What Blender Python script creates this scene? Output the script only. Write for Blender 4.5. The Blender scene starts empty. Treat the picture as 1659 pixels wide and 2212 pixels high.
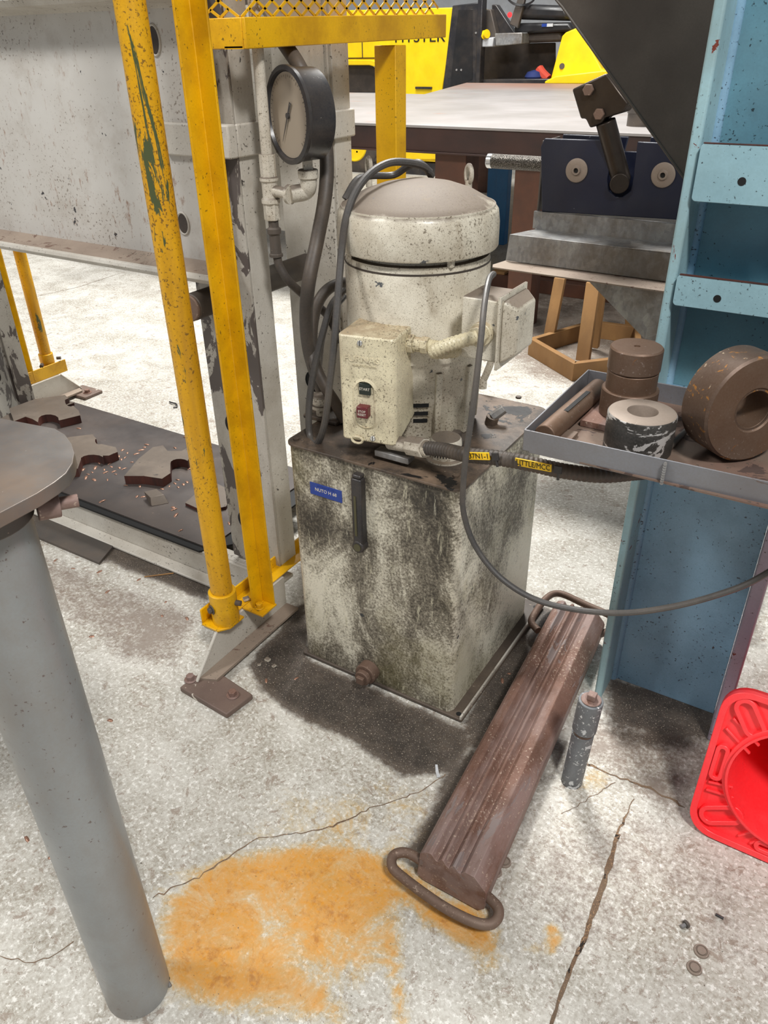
import bpy, bmesh, math, random
from mathutils import Vector, Matrix
random.seed(7)
sc = bpy.context.scene
V = Vector
# ------------------------------------------------------------------ camera
CF, CCX, CCY, CH = 1661.0, 829.5, 1106.0, 1.5
CM = Matrix(((0.84898, 0.26351, -0.45787), (0.52812, -0.44924, 0.72062), (-0.01576, -0.85367, -0.52058)))
q = Matrix((CM.col[0], -CM.col[1], -CM.col[2])).transposed()
cam_d = bpy.data.cameras.new('camera'); cam = bpy.data.objects.new('camera', cam_d)
sc.collection.objects.link(cam)
cam_d.sensor_fit = 'HORIZONTAL'; cam_d.sensor_width = 36.0; cam_d.lens = 36.0 * CF / 1659.0
cam_d.clip_start = 0.02; cam_d.clip_end = 100
cam.matrix_world = Matrix.Translation((0, 0, CH)) @ q.to_4x4()
sc.camera = cam
# ------------------------------------------------------------------ light
w = bpy.data.worlds.new('world'); sc.world = w; w.use_nodes = True
w.node_tree.nodes['Background'].inputs[0].default_value = (0.93, 0.96, 1.0, 1)
w.node_tree.nodes['Background'].inputs[1].default_value = 0.26
def area(name, loc, size, power, target, col=(1, .98, .95), sy=None):
    l = bpy.data.lights.new(name, 'AREA'); l.energy = power; l.size = size; l.color = col
    if sy: l.shape = 'RECTANGLE'; l.size_y = sy
    o = bpy.data.objects.new(name, l); sc.collection.objects.link(o); o.location = loc
    o.rotation_euler = (V(target) - V(loc)).to_track_quat('-Z', 'Y').to_euler()
    return o
area('high_bay_lamp', (1.9, -0.9, 5.2), 0.7, 250, (-0.5, 1.2, 0), (1, .985, .96))
area('high_bay_lamp', (-2.6, 4.4, 5.8), 1.2, 560, (-2.2, 3.0, 0), (1, .985, .95))
area('high_bay_lamp', (-4.0, -1.2, 5.2), 0.8, 150, (-1.0, 1.0, 0), (1, .98, .95))
area('high_bay_lamp', (-4.5, 7.0, 6.5), 2.0, 380, (-4.5, 9.0, 0), (1, .99, .96))
sc.view_settings.view_transform = 'Standard'; sc.view_settings.look = 'None'
sc.view_settings.exposure = 0.08; sc.view_settings.gamma = 1.0; sc.view_settings.use_curve_mapping = False

# ------------------------------------------------------------------ helpers
def ray(px, py): return CM @ V((px - CCX, py - CCY, CF))
C0 = V((0, 0, CH))
def PZ(px, py, z=0.0): d = ray(px, py); return C0 + d * ((z - CH) / d.z)
def PX(px, py, x): d = ray(px, py); return C0 + d * (x / d.x)
def PY(px, py, y): d = ray(px, py); return C0 + d * (y / d.y)

def ortho(d):
    d = V(d).normalized(); a = V((0, 0, 1)) if abs(d.z) < .9 else V((1, 0, 0))
    u = d.cross(a).normalized(); return u, d.cross(u).normalized(), d
class MB:
    def __init__(s): s.v = []; s.f = []
    def add(s, vs, fs):
        n = len(s.v); s.v += [V(p) for p in vs]; s.f += [[i + n for i in f] for f in fs]; return s
    def box(s, x0, y0, z0, x1, y1, z1):
        x0, x1 = sorted((x0, x1)); y0, y1 = sorted((y0, y1)); z0, z1 = sorted((z0, z1))
        return s.add([(x, y, z) for z in (z0, z1) for y in (y0, y1) for x in (x0, x1)],
                     [(0, 2, 3, 1), (4, 5, 7, 6), (0, 1, 5, 4), (2, 6, 7, 3), (0, 4, 6, 2), (1, 3, 7, 5)])
    def hexa(s, b, t):   # bottom quad, top quad (ccw seen from above)
        return s.add(list(b) + list(t), [(3, 2, 1, 0), (4, 5, 6, 7), (0, 1, 5, 4), (1, 2, 6, 5), (2, 3, 7, 6), (3, 0, 4, 7)])
    def prism(s, pts, ext):   # planar polygon extruded by vector
        n = len(pts); e = V(ext); P = [V(p) for p in pts]
        nn = V((0, 0, 0))
        for i in range(n): nn += P[i].cross(P[(i + 1) % n])
        if nn.dot(e) > 0: P = P[::-1]
        return s.add(P + [p + e for p in P], [list(range(n)), list(range(2 * n - 1, n - 1, -1))] +
                     [((i + 1) % n, i, i + n, (i + 1) % n + n) for i in range(n)])
    def cyl(s, p0, p1, r0, r1=None, n=24, caps=True):
        r1 = r0 if r1 is None else r1; p0 = V(p0); p1 = V(p1); u, w_, d = ortho(p1 - p0)
        vs = [p + (u * math.cos(2 * math.pi * i / n) + w_ * math.sin(2 * math.pi * i / n)) * r for p, r in ((p0, r0), (p1, r1)) for i in range(n)]
        fs = [(i, (i + 1) % n, (i + 1) % n + n, i + n) for i in range(n)]
        if caps: fs += [list(range(n - 1, -1, -1)), list(range(n, 2 * n))]
        return s.add(vs, fs)
    def lathe(s, prof, org=(0, 0, 0), axis=(0, 0, 1), n=48, closed=False):
        org = V(org); u, w_, d = ortho(axis); vs = []; fs = []; m = len(prof)
        for r, h in prof:
            for i in range(n):
                a = 2 * math.pi * i / n; vs.append(org + d * h + (u * math.cos(a) + w_ * math.sin(a)) * max(r, 1e-4))
        for j in range(m if closed else m - 1):
            k = (j + 1) % m
            for i in range(n): fs.append((j * n + i, j * n + (i + 1) % n, k * n + (i + 1) % n, k * n + i))
        if not closed:
            fs.append(list(range(n - 1, -1, -1))); fs.append(list(range((m - 1) * n, m * n)))
        return s.add(vs, fs)
    def tube(s, pts, r, n=12, sub=6, closed=False, smooth=True):
        P = [V(p) for p in pts]; R = r if isinstance(r, (list, tuple)) else None
        if smooth and len(P) > 2:
            Q = []; L = len(P); rr = []
            rng = range(L) if closed else range(L - 1)
            for i in rng:
                a, b, c, d = (P[(i - 1) % L] if closed or i > 0 else P[i] * 2 - P[i + 1]), P[i], P[(i + 1) % L], (P[(i + 2) % L] if closed or i + 2 < L else P[i + 1] * 2 - P[i])
                for k in range(sub):
                    t = k / sub
                    Q.append(.5 * ((2 * b) + (c - a) * t + (2 * a - 5 * b + 4 * c - d) * t * t + (3 * b - a - 3 * c + d) * t ** 3))
            if not closed: Q.append(P[-1])
            P = Q
        vs = []; fs = []; L = len(P); u = None
        for i, p in enumerate(P):
            t = (P[(i + 1) % L] - P[i - 1]) if closed else (P[min(i + 1, L - 1)] - P[max(i - 1, 0)])
            t.normalize()
            if u is None: u = ortho(t)[0]
            u = (u - t * u.dot(t)).normalized(); w_ = t.cross(u)
            ri = r if R is None else R[min(int(i * len(R) / L), len(R) - 1)]
            vs += [p + (u * math.cos(2 * math.pi * k / n) + w_ * math.sin(2 * math.pi * k / n)) * ri for k in range(n)]
        for i in range(L if closed else L - 1):
            j = (i + 1) % L
            for k in range(n): fs.append((i * n + k, i * n + (k + 1) % n, j * n + (k + 1) % n, j * n + k))
        if not closed: fs += [list(range(n - 1, -1, -1)), list(range((L - 1) * n, L * n))]
        return s.add(vs, fs)
    def xf(s, M4, start=0):
        for i in range(start, len(s.v)): s.v[i] = M4 @ s.v[i]
        return s
    def build(s, name, mat, parent=None, bevel=0.0, ang=35, seg=2, flip=False):
        me = bpy.data.meshes.new(name); o = bpy.data.objects.new(name, me); sc.collection.objects.link(o)
        off = V((0, 0, 0))
        if parent is not None:
            o.parent = parent; p = parent
            while p is not None: off += p.location; p = p.parent
        elif s.v:
            xs = [p.x for p in s.v]; ys = [p.y for p in s.v]; zs = [p.z for p in s.v]
            off = V(((min(xs) + max(xs)) / 2, (min(ys) + max(ys)) / 2, min(zs))); o.location = off
        me.from_pydata([p - off for p in s.v], [], s.f); me.materials.append(mat)
        bm = bmesh.new(); bm.from_mesh(me); bmesh.ops.recalc_face_normals(bm, faces=bm.faces); bm.to_mesh(me); bm.free()
        for p in me.polygons: p.use_smooth = True
        me.set_sharp_from_angle(angle=math.radians(ang))
        if bevel:
            b = o.modifiers.new('bevel', 'BEVEL'); b.width = bevel; b.segments = seg; b.limit_method = 'ANGLE'; b.angle_limit = math.radians(40)
        return o
def thing(name, label, cat, loc, group=None):
    o = bpy.data.objects.new(name, None); sc.collection.objects.link(o); o.location = loc; o.empty_display_size = .05
    return tag(o, label, cat, group)
def tag(o, label, cat, group=None, kind=None):
    o['label'] = label; o['category'] = cat
    if group: o['group'] = group
    if kind: o['kind'] = kind
    return o
def struct(o): o['kind'] = 'structure'; return o
def bxf(x0, y0, z0, x1, y1, z1): return MB().box(x0, y0, z0, x1, y1, z1)
def hexbolt(org, axis, r=.012, h=.008, washer=True):
    m = MB(); a = V(axis).normalized(); o = V(org)
    if washer: m.cyl(o, o + a * .003, r * 1.5, n=24)
    m.cyl(o + a * .003, o + a * (.003 + h), r, n=6); return m
def text_mesh(txt, name, mat, parent, size, origin, ux, uy, ext=.0006, bevel=0, align='CENTER', spacing=1.0, sx=1.0, fit=0):
    c = bpy.data.curves.new(name, 'FONT'); c.body = txt; c.size = size; c.extrude = ext; c.align_x = align; c.align_y = 'CENTER'; c.space_character = spacing; c.resolution_u = 3
    if bevel: c.bevel_depth = bevel
    t = bpy.data.objects.new('t', c); sc.collection.objects.link(t)
    dg = bpy.context.evaluated_depsgraph_get(); dg.update()
    me = bpy.data.meshes.new_from_object(t.evaluated_get(dg)); bpy.data.objects.remove(t)
    if fit and len(me.vertices): sx = fit / (max(v_.co.x for v_ in me.vertices) - min(v_.co.x for v_ in me.vertices))
    ux = V(ux).normalized(); uy = V(uy).normalized(); n = ux.cross(uy)
    off = V((0, 0, 0)); p = parent
    while p is not None: off += p.location; p = p.parent
    M4 = Matrix.Translation(V(origin) - off) @ Matrix((ux, uy, n)).transposed().to_4x4() @ Matrix.Diagonal((sx, 1, 1, 1))
    me.transform(M4); me.materials.clear(); me.materials.append(mat); me.name = name
    o = bpy.data.objects.new(name, me); sc.collection.objects.link(o); o.parent = parent; return o

# ------------------------------------------------------------------ materials
def lin(c):
    if isinstance(c, str):
        c = [int(c[i:i + 2], 16) / 255 for i in (0, 2, 4)]
        c = [x / 12.92 if x <= .04045 else ((x + .055) / 1.055) ** 2.4 for x in c]
    return (c[0], c[1], c[2], 1)
class NT:
    def __init__(s, name):
        s.m = bpy.data.materials.new(name); s.m.use_nodes = True; s.t = s.m.node_tree; s.n = s.t.nodes
        s.b = s.n['Principled BSDF']; s.tc = s.n.new('ShaderNodeTexCoord')
    def L(s, a, b): s.t.links.new(a, b)
    def co(s, scale=(1, 1, 1), rot=(0, 0, 0), off=(0, 0, 0)):
        m = s.n.new('ShaderNodeMapping'); s.L(s.tc.outputs['Object'], m.inputs[0]); m.inputs[3].default_value = scale; m.inputs[2].default_value = rot; m.inputs[1].default_value = off; return m.outputs[0]
    def noise(s, scale, detail=6, rough=.6, vec=None, dist=0):
        n = s.n.new('ShaderNodeTexNoise'); n.inputs['Scale'].default_value = scale; n.inputs['Detail'].default_value = detail; n.inputs['Roughness'].default_value = rough; n.inputs['Distortion'].default_value = dist
        s.L(vec if vec is not None else s.tc.outputs['Object'], n.inputs['Vector']); return n.outputs['Fac']
    def vor(s, scale, vec=None, rnd=1):
        n = s.n.new('ShaderNodeTexVoronoi'); n.inputs['Scale'].default_value = scale; n.inputs['Randomness'].default_value = rnd
        s.L(vec if vec is not None else s.tc.outputs['Object'], n.inputs['Vector']); return n
    def rng(s, x, a, b, c=0., d=1.):
        n = s.n.new('ShaderNodeMapRange'); s.L(x, n.inputs[0])
        for i, v in enumerate((a, b, c, d)): n.inputs[i + 1].default_value = v
        return n.outputs[0]
    def math(s, op, a, b=None):
        n = s.n.new('ShaderNodeMath'); n.operation = op
        for i, v in enumerate((a, b)):
            if v is None: continue
            if isinstance(v, (int, float)): n.inputs[i].default_value = v
            else: s.L(v, n.inputs[i])
        return n.outputs[0]
    def mix(s, f, a, b, mode='MIX'):
        n = s.n.new('ShaderNodeMix'); n.data_type = 'RGBA'; n.blend_type = mode
        if isinstance(f, (int, float)): n.inputs[0].default_value = f
        else: s.L(f, n.inputs[0])
        for i, v in ((6, a), (7, b)):
            if isinstance(v, (str, tuple, list)): n.inputs[i].default_value = lin(v)
            else: s.L(v, n.inputs[i])
        return n.outputs[2]
    def z(s, axis=2):
        n = s.n.new('ShaderNodeSeparateXYZ'); s.L(s.tc.outputs['Object'], n.inputs[0]); return n.outputs[axis]
    def bump(s, h, strength=.3, dist=.002):
        b = s.n.new('ShaderNodeBump'); b.inputs['Strength'].default_value = strength; b.inputs['Distance'].default_value = dist; s.L(h, b.inputs['Height']); s.L(b.outputs[0], s.b.inputs['Normal'])
    def out(s, col, rough=.6, metal=0.):
        if isinstance(col, (str, tuple)): s.b.inputs['Base Color'].default_value = lin(col)
        else: s.L(col, s.b.inputs['Base Color'])
        if isinstance(rough, (int, float)): s.b.inputs['Roughness'].default_value = rough
        else: s.L(rough, s.b.inputs['Roughness'])
        if isinstance(metal, (int, float)): s.b.inputs['Metallic'].default_value = metal
        else: s.L(metal, s.b.inputs['Metallic'])
        return s.m
def paint(name, base, rough=.5, var=None, var_s=3, chip='3a3430', chip_s=18, chip_t=.66, spot='4a423a', spot_s=70, spot_t=.7, dirt='7a6a58', dirt_s=5, dirt_t=(.5, .75), dirt_a=.5, metal=0., bump=.15, stretch=None):
    m = NT(name); vec = m.co(stretch) if stretch else None
    if spot_t < .78: spot_t -= .045
    dirt_t = (dirt_t[0] - .06, dirt_t[1] - .06)
    c = m.mix(m.rng(m.noise(var_s, 4), .35, .65), base, var or base)
    c = m.mix(m.rng(m.noise(dirt_s, 7, .65, vec), dirt_t[0], dirt_t[1], 0, dirt_a), c, dirt)
    cl = m.math('MULTIPLY', m.math('SUBTRACT', m.noise(4.3, 3), .5), .35); gr = m.noise(240, 3, .6)
    c = m.mix(m.rng(gr, .35, .65, .0, .16), c, dirt)
    sp = m.math('ADD', m.noise(spot_s * 2.0, 4, .6), cl); c = m.mix(m.rng(sp, spot_t, spot_t + .03, 0, .85), c, spot)
    ch = m.math('ADD', m.noise(chip_s, 6, .65, vec, .6), cl); chm = m.rng(ch, chip_t, chip_t + .015); c = m.mix(chm, c, chip)
    m.bump(m.math('SUBTRACT', m.noise(60, 3), chm), bump, .001)
    return m.out(c, m.rng(m.noise(9, 4), .3, .7, rough - .08, rough + .12), metal)
M = {}
M['cream'] = paint('cream_paint', 'd8d2c4', .45, 'cbc4b4', dirt='8a7c68', dirt_a=.55, chip='3b3833', chip_t=.72, chip_s=22, spot_t=.69, spot='6a5d4c', spot_s=120)
M['press'] = paint('press_paint', 'c9c5bc', .5, 'bdb8ae', chip_s=9, chip_t=.70, dirt='8c8070', dirt_a=.5, spot_t=.7, spot_s=60)
M['press_chip'] = paint('chipped_press_paint', 'bcb8b0', .5, 'aaa59a', chip_s=13, chip_t=.52, chip='544c48', dirt='6d6052', dirt_a=.7, stretch=(1, 1, .45))
M['yellow'] = paint('safety_yellow_paint', 'e8b205', .38, 'dba404', chip='4c4a20', chip_s=18, chip_t=.74, spot='5c4a18', spot_s=70, spot_t=.7, dirt='a87608', dirt_s=6, dirt_a=.6, dirt_t=(.5, .7))
M['yellow_worn'] = paint('worn_yellow_paint', 'e0a808', .42, 'cf9606', chip='4a5230', chip_s=26, chip_t=.60, spot='6b4a18', spot_s=80, spot_t=.64, dirt='a0700c', dirt_s=9, dirt_a=.7, stretch=(1.6, 1.6, .22))
M['fork_yellow'] = paint('truck_yellow_paint', 'ffd90c', .45, 'f7cf08', chip_t=.78, spot_t=.78, dirt='c9a008', dirt_a=.3)
M['black_paint'] = paint('black_enamel', '1c1d22', .35, '232429', chip='9a9488', chip_s=16, chip_t=.77, spot='a8a298', spot_s=45, spot_t=.76, dirt='5a5046', dirt_a=.5)
M['rubber'] = paint('dusty_black_rubber', '3a3633', .55, '443d37', chip_t=.9, spot='8a7c6c', spot_s=60, spot_t=.85, dirt='6e5f50', dirt_s=4, dirt_a=.6)
M['cable'] = paint('grey_cable_jacket', '3b3a3a', .5, '444240', chip_t=.9, spot_t=.8, dirt='6e655c', dirt_s=5, dirt_a=.5)
M['steel_dark'] = paint('dark_mill_steel', '4e4a47', .5, '5a5550', metal=.35, chip='33302e', chip_t=.72, dirt='6a5c50', dirt_a=.6, spot='a08c7a', spot_s=90, spot_t=.74)
M['bed'] = paint('dark_bed_steel', '454140', .42, '514b48', metal=.3, chip='2c2827', chip_t=.72, dirt='5c5048', dirt_a=.5, spot='94806e', spot_s=60, spot_t=.76)
M['plate_top'] = paint('dusty_cut_plate', '645a50', .5, '524a43', metal=.3, chip='4a423c', chip_t=.66, dirt='75685b', dirt_a=.6, spot_t=.76)
M['mill_plate'] = paint('mill_scale_plate', '6e6a68', .38, '84807c', metal=.55, var_s=7, chip='4a4644', chip_t=.68, dirt='8a7460', dirt_a=.6, spot='c8c2ba', spot_s=110, spot_t=.77, dirt_s=8)
M['rust'] = paint('brown_rusted_steel', '7c5c4e', .62, '644638', metal=.2, var_s=14, chip='867874', chip_s=14, chip_t=.62, spot='b09c8c', spot_s=80, spot_t=.69, dirt='94807a', dirt_s=12, dirt_t=(.5, .66), dirt_a=.8, bump=.35, stretch=(1, .25, 1))
M['rust_edge'] = paint('brown_bar_steel', '6e574a', .6, '5c463a', metal=.25, chip='40322b', chip_t=.7, spot='9a8676', spot_s=70, spot_t=.68, dirt='857466', dirt_a=.5)
M['rust_red'] = paint('red_brown_cut_edge', '4a2620', .6, '5c3228', metal=.2, chip_t=.8, spot_t=.8, dirt='2c2422', dirt_a=.7, stretch=(4, 4, .6))
M['disc'] = paint('rust_brown_disc', '6e5644', .5, '583f30', metal=.4, chip='8a5a30', chip_s=30, chip_t=.68, spot='8f8078', spot_s=90, spot_t=.7, dirt='7c6d60', dirt_a=.5)
M['disc_orange'] = paint('orange_rust_disc', '5e4a3c', .5, '4c3a30', metal=.35, chip='9a6a34', chip_s=42, chip_t=.585, spot='b9a890', spot_s=60, spot_t=.7, dirt='7c6d60', dirt_a=.4)
M['disc_grey'] = paint('scraped_silver_steel', '44423f', .42, '34322f', metal=.5, var_s=20, chip='c4c0bc', chip_s=9, chip_t=.52, spot='5a544e', spot_t=.7, dirt='77706a', dirt_a=.5, stretch=(1, 1, 3))
M['disc_top'] = paint('dusty_machined_top', '9a8c80', .6, '8a7c70', metal=.3, chip='6a5c50', chip_s=20, chip_t=.66, dirt='75675a', dirt_a=.5, spot='cfc8c0', spot_t=.74)
M['galv'] = NT('galvanised_sheet')
g = M['galv']; vv = g.vor(95, g.co((1, 1, .5), (.3, .7, .4))); cc = g.mix(g.rng(vv.outputs['Color'], .1, .9), '858688', '9b9b9a'); v2 = g.vor(40, g.co((1, 2.2, .7), (.2, .9, 1.1))); cc = g.mix(g.rng(v2.outputs['Color'], .55, .8, 0, .35), cc, 'b5b5b2'); cc = g.mix(g.rng(g.noise(5, 7, .7), .42, .62, 0, .75), cc, '6b6054'); M['galv'] = g.out(cc, .45, .45)
M['grey_leg'] = paint('grey_gloss_pipe_paint', '8f9292', .33, '7f8282', chip='6b4038', chip_s=12, chip_t=.70, spot='5a4844', spot_s=60, spot_t=.715, dirt='7c7268', dirt_a=.7, stretch=(1, 1, .6))
M['blue'] = paint('light_blue_paint', '98bac2', .42, '8aaeb9', chip='5a2a24', chip_s=22, chip_t=.77, spot='26282c', spot_s=90, spot_t=.71, dirt='6f8a90', dirt_a=.5)
M['blue_web'] = paint('shaded_blue_web_paint', '8db2ca', .42, '7fa6c0', chip='4a3028', chip_s=30, chip_t=.70, spot='202226', spot_s=75, spot_t=.675, dirt='5f7c90', dirt_a=.6)  # the column's blue with the web's bluish shading put into the colour
M['blue_edge'] = paint('chipped_blue_edge', '9abcc2', .42, '8fb0ba', chip='6e3022', chip_s=13, chip_t=.665, spot='3a3432', spot_s=60, spot_t=.71, dirt='7c8c88', dirt_a=.5)
M['pinkish'] = paint('worn_lavender_edge', 'a99cab', .5, '9a94a6', chip='6e3022', chip_s=16, chip_t=.64, dirt='857a80', dirt_a=.5)
M['clamp'] = paint('dark_oily_steel', '38302a', .35, '463c33', metal=.6, chip='8a7c6a', chip_s=14, chip_t=.74, dirt='26201c', dirt_a=.7, spot_t=.76)
M['foot_dark'] = paint('dark_gap_flange', '4a4038', .55, '3c342e', chip='8c8070', chip_s=20, chip_t=.66, dirt='6c5e50', dirt_a=.6)  # flange coloured dark so the shaded gap under the tank is painted in
M['stub'] = paint('scraped_grey_conduit', '7a7d80', .5, '66696c', metal=.1, chip='c4c6c6', chip_s=40, chip_t=.585, spot='d8d8d6', spot_s=60, spot_t=.66, dirt='46433f', dirt_a=.7)
M['foot'] = paint('flaking_foot_paint', '7c6a5e', .6, '6a5850', chip='c8bfb2', chip_s=16, chip_t=.60, dirt='4e4038', dirt_a=.7, spot='b8a898', spot_s=60, spot_t=.70)
M['knurl'] = NT('knurled_steel'); kn = M['knurl']; kv = kn.vor(330); kn.bump(kv.outputs[0], .8, .002); M['knurl'] = kn.out(kn.mix(kn.rng(kv.outputs[0], .1, .5), '9a938a', '3c3833'), .35, .7)
M['blue_deep'] = paint('teal_blue_panel', '6a98a8', .42, '5c8a9c', chip_t=.8, spot='1c2024', spot_s=70, spot_t=.70, dirt='55707a', dirt_a=.6)
M['blue_dark'] = paint('shaded_navy_paint', '101830', .4, '0d142a', chip='9a8c80', chip_s=12, chip_t=.76, spot='8a8a90', spot_s=40, spot_t=.77, dirt='2c2c34', dirt_a=.4)  # navy made darker: the chute's shade is put into this colour
M['blue_post'] = paint('bright_blue_paint', '2c7ab4', .45, '256ea6', chip_t=.8, spot_t=.8, dirt='1c4c74', dirt_a=.3)
M['tray'] = paint('grey_sheet_steel', '85868a', .45, '7a7c82', metal=.4, chip='6a5a52', chip_t=.72, dirt='6e6258', dirt_a=.5, spot_t=.77, stretch=(.4, 1, 1))
M['tray_in'] = paint('rusty_tray_floor', '7c6c5e', .7, '6a5a4e', metal=.1, chip='4a3a34', chip_s=16, chip_t=.6, dirt='6b4c42', dirt_s=4, dirt_a=.8)
M['red'] = paint('red_cone_plastic', 'fb2b33', .35, 'f8343a', chip_t=.86, spot_t=.8, dirt='ff5a5c', dirt_s=3, dirt_a=.5, bump=.03)
M['wood'] = paint('pine_board', '9c7546', .65, '886238', chip='5c4226', chip_s=10, chip_t=.7, dirt='7c5c38', dirt_s=10, dirt_a=.7, stretch=(1, 1, .3), spot_t=.76)
M['chute'] = paint('dirty_brown_steel_chute', '5c544c', .5, '4c453f', metal=.2, var_s=2, chip='6b5e54', chip_s=5, chip_t=.74, dirt='382f28', dirt_s=2, dirt_a=.7, spot_t=.8)
M['dark'] = NT('black_gap').out('060606', .7)
M['void'] = M['dark']
M['green_btn'] = NT('dark_green_button').out('14201a', .3)
M['red_btn'] = NT('maroon_button').out('5e1c22', .3)
M['letter'] = NT('pale_lettering').out('cfc8ba', .5)
M['black_letter'] = NT('black_lettering').out('151515', .5)
M['label_blue'] = paint('blue_label', '1d3b94', .35, '213f86', chip_t=.8, dirt='2a3350', dirt_a=.7)
M['tag_y'] = NT('yellow_marker').out('f2c21a', .4)
M['chrome'] = NT('bright_chrome').out('c8c8c8', .2, .9)
M['glass'] = NT('dusty_gauge_glass').out('9c8f7e', .35)
M['sight'] = NT('oil_sight_glass').out('4c4830', .15)
M['copper'] = paint('copper_shaving', 'b98d78', .35, '8e6552', metal=.5, chip_t=.9)
M['table_top'] = NT('layout_plate')
t = M['table_top']; cc = t.mix(t.rng(t.noise(1.5, 5), .35, .65), '989391', '85807c'); cc = t.mix(t.math('MULTIPLY', t.rng(t.z(1), .9, 2.6), t.rng(t.noise(1.0, 5), .3, .6, .35, 1)), cc, 'a8745a'); cc = t.mix(t.rng(t.noise(9, 6, .6, t.co((.3, 1, 1))), .62, .7, 0, .7), cc, '9a6c58'); M['table_top'] = t.out(cc, .5, .1)
M['table_beam'] = paint('dark_brown_beam', '3a2a26', .5, '2c2220', metal=.2, chip='5c3c30', chip_t=.68, dirt='4c3028', dirt_a=.6, stretch=(.3, 1, 1), spot_t=.8)
M['table_leg'] = paint('red_brown_leg', '5c3622', .55, '4c2c1c', chip_t=.8, dirt='38241a', dirt_a=.6, spot_t=.8)
M['wall'] = paint('pale_wall_paint', 'c9ccd0', .8, 'bcc0c4', chip_t=.9, spot_t=.9, dirt_a=.2)
M['cloth_blue'] = NT('blue_rag').out('1c2c64', .8); M['cloth_red'] = NT('red_rag').out('b8402c', .8)
M['seat'] = paint('black_vinyl', '16171a', .35, '1c1d20', chip_t=.9, spot_t=.85, dirt='3c342e', dirt_a=.5)
M['interior'] = paint('dark_brown_interior', '3a322c', .6, '2a2522', chip_t=.85, dirt='5a4e44', dirt_a=.5)
# starter box: speckled, yellowed cream
M['box'] = paint('yellowed_cream_enamel', 'd6cdb0', .4, 'cabf9e', chip='3f3a30', chip_s=26, chip_t=.72, spot='4c4230', spot_s=150, spot_t=.655, dirt='8f7f5c', dirt_s=9, dirt_a=.6)
def dusty(name, base, top, **k):   # dust settles on upward faces
    m = NT(name); g = m.n.new('ShaderNodeNewGeometry'); s_ = m.n.new('ShaderNodeSeparateXYZ'); m.L(g.outputs['Normal'], s_.inputs[0])
    c = m.mix(m.rng(m.noise(5, 5), .35, .65), base, k.get('var', base))
    c = m.mix(m.rng(m.noise(6, 7, .7), .43, .68, 0, .6), c, '94866f')
    up = m.rng(m.math('ADD', s_.outputs[2], m.rng(m.noise(6, 7, .65), .2, .8, -.4, .4)), k.get('t', .55), k.get('t', .55) + .3, 0, k.get('a', .85))
    c = m.mix(up, c, top)
    cl = m.math('MULTIPLY', m.math('SUBTRACT', m.noise(5, 3), .5), .4); c = m.mix(m.rng(m.math('ADD', m.noise(200, 4, .6), cl), .60, .65, 0, .8), c, '5c5040'); c = m.mix(m.rng(m.noise(420, 2, .6), .55, .66, 0, .5), c, '7c705c'); c = m.mix(m.rng(m.math('ADD', m.noise(14, 7, .75, m.co((1, 1, .45))), cl), .56, .72, 0, .5), c, '7c6a50'); ch = m.rng(m.noise(22, 4, .6), .70, .715); c = m.mix(ch, c, '56585a')
    m.bump(m.noise(60, 3), .12, .001)
    return m.out(c, m.rng(up, 0, 1, .34, .7))
M['motor'] = dusty('motor_cream_enamel', 'dcd6c6', '63564a', var='cec6b4', t=.5, a=.95)
M['starter'] = dusty('starter_cream_enamel', 'e4dbbe', 'a08c70', var='d8ceae', t=.75)
M['fit'] = dusty('painted_pipe_fitting', 'c9c2b4', '5c5046', t=.4, a=.9)
M['tank_top'] = paint('oily_dirty_tank_top', '2a2420', .5, '3a322b', chip='141110', chip_s=7, chip_t=.58, dirt='7c6856', dirt_s=7, dirt_a=.95, spot='9c8c7a', spot_s=60, spot_t=.74, bump=.5)
# tank sides: grime washed over cream paint, rubbed and scratched
m = NT('grimy_cream_tank')
c = m.mix(m.rng(m.noise(3, 5), .35, .65), 'ddd8c6', 'cdc7b4')
n1 = m.noise(4.6, 9, .72, m.co((1.2, 1, .7), (0, .5, 0)), .9); fine = m.noise(150, 4, .7)
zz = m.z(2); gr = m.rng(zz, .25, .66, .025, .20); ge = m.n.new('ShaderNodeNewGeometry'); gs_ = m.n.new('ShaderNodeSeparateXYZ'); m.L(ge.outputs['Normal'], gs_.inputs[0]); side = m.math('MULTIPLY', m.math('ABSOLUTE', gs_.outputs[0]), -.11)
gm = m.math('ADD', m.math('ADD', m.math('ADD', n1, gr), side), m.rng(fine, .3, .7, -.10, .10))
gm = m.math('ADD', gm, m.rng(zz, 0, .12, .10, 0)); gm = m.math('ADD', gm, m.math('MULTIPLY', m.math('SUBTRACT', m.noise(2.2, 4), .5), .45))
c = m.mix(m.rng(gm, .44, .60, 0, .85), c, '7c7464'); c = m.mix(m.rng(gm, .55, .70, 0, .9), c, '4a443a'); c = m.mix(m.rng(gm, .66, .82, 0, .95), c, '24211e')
sc1 = m.noise(9, 7, .75, m.co((5, 1, .8), (0, .55, 0)), .3); c = m.mix(m.rng(sc1, .58, .63, 0, .7), c, 'c2bca4'); sc2 = m.noise(12, 6, .8, m.co((9, 1, .6), (0, -.7, 0)), .2); c = m.mix(m.rng(sc2, .61, .64, 0, .7), c, 'ccc6b0'); c = m.mix(m.rng(m.noise(3, 4), .5, .62, 0, .25), c, '7c7440')
c = m.mix(m.math('MULTIPLY', m.rng(m.noise(190, 4, .65), .55, .62, 0, .8), m.rng(gm, .34, .58, .15, 1)), c, '3a342c'); ch = m.rng(m.noise(16, 3, .5), .735, .745); c = m.mix(ch, c, '37393b')
m.bump(m.math('SUBTRACT', fine, ch), .12, .001)
M['tank'] = m.out(c, m.rng(gm, .4, .8, .38, .6))
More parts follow.
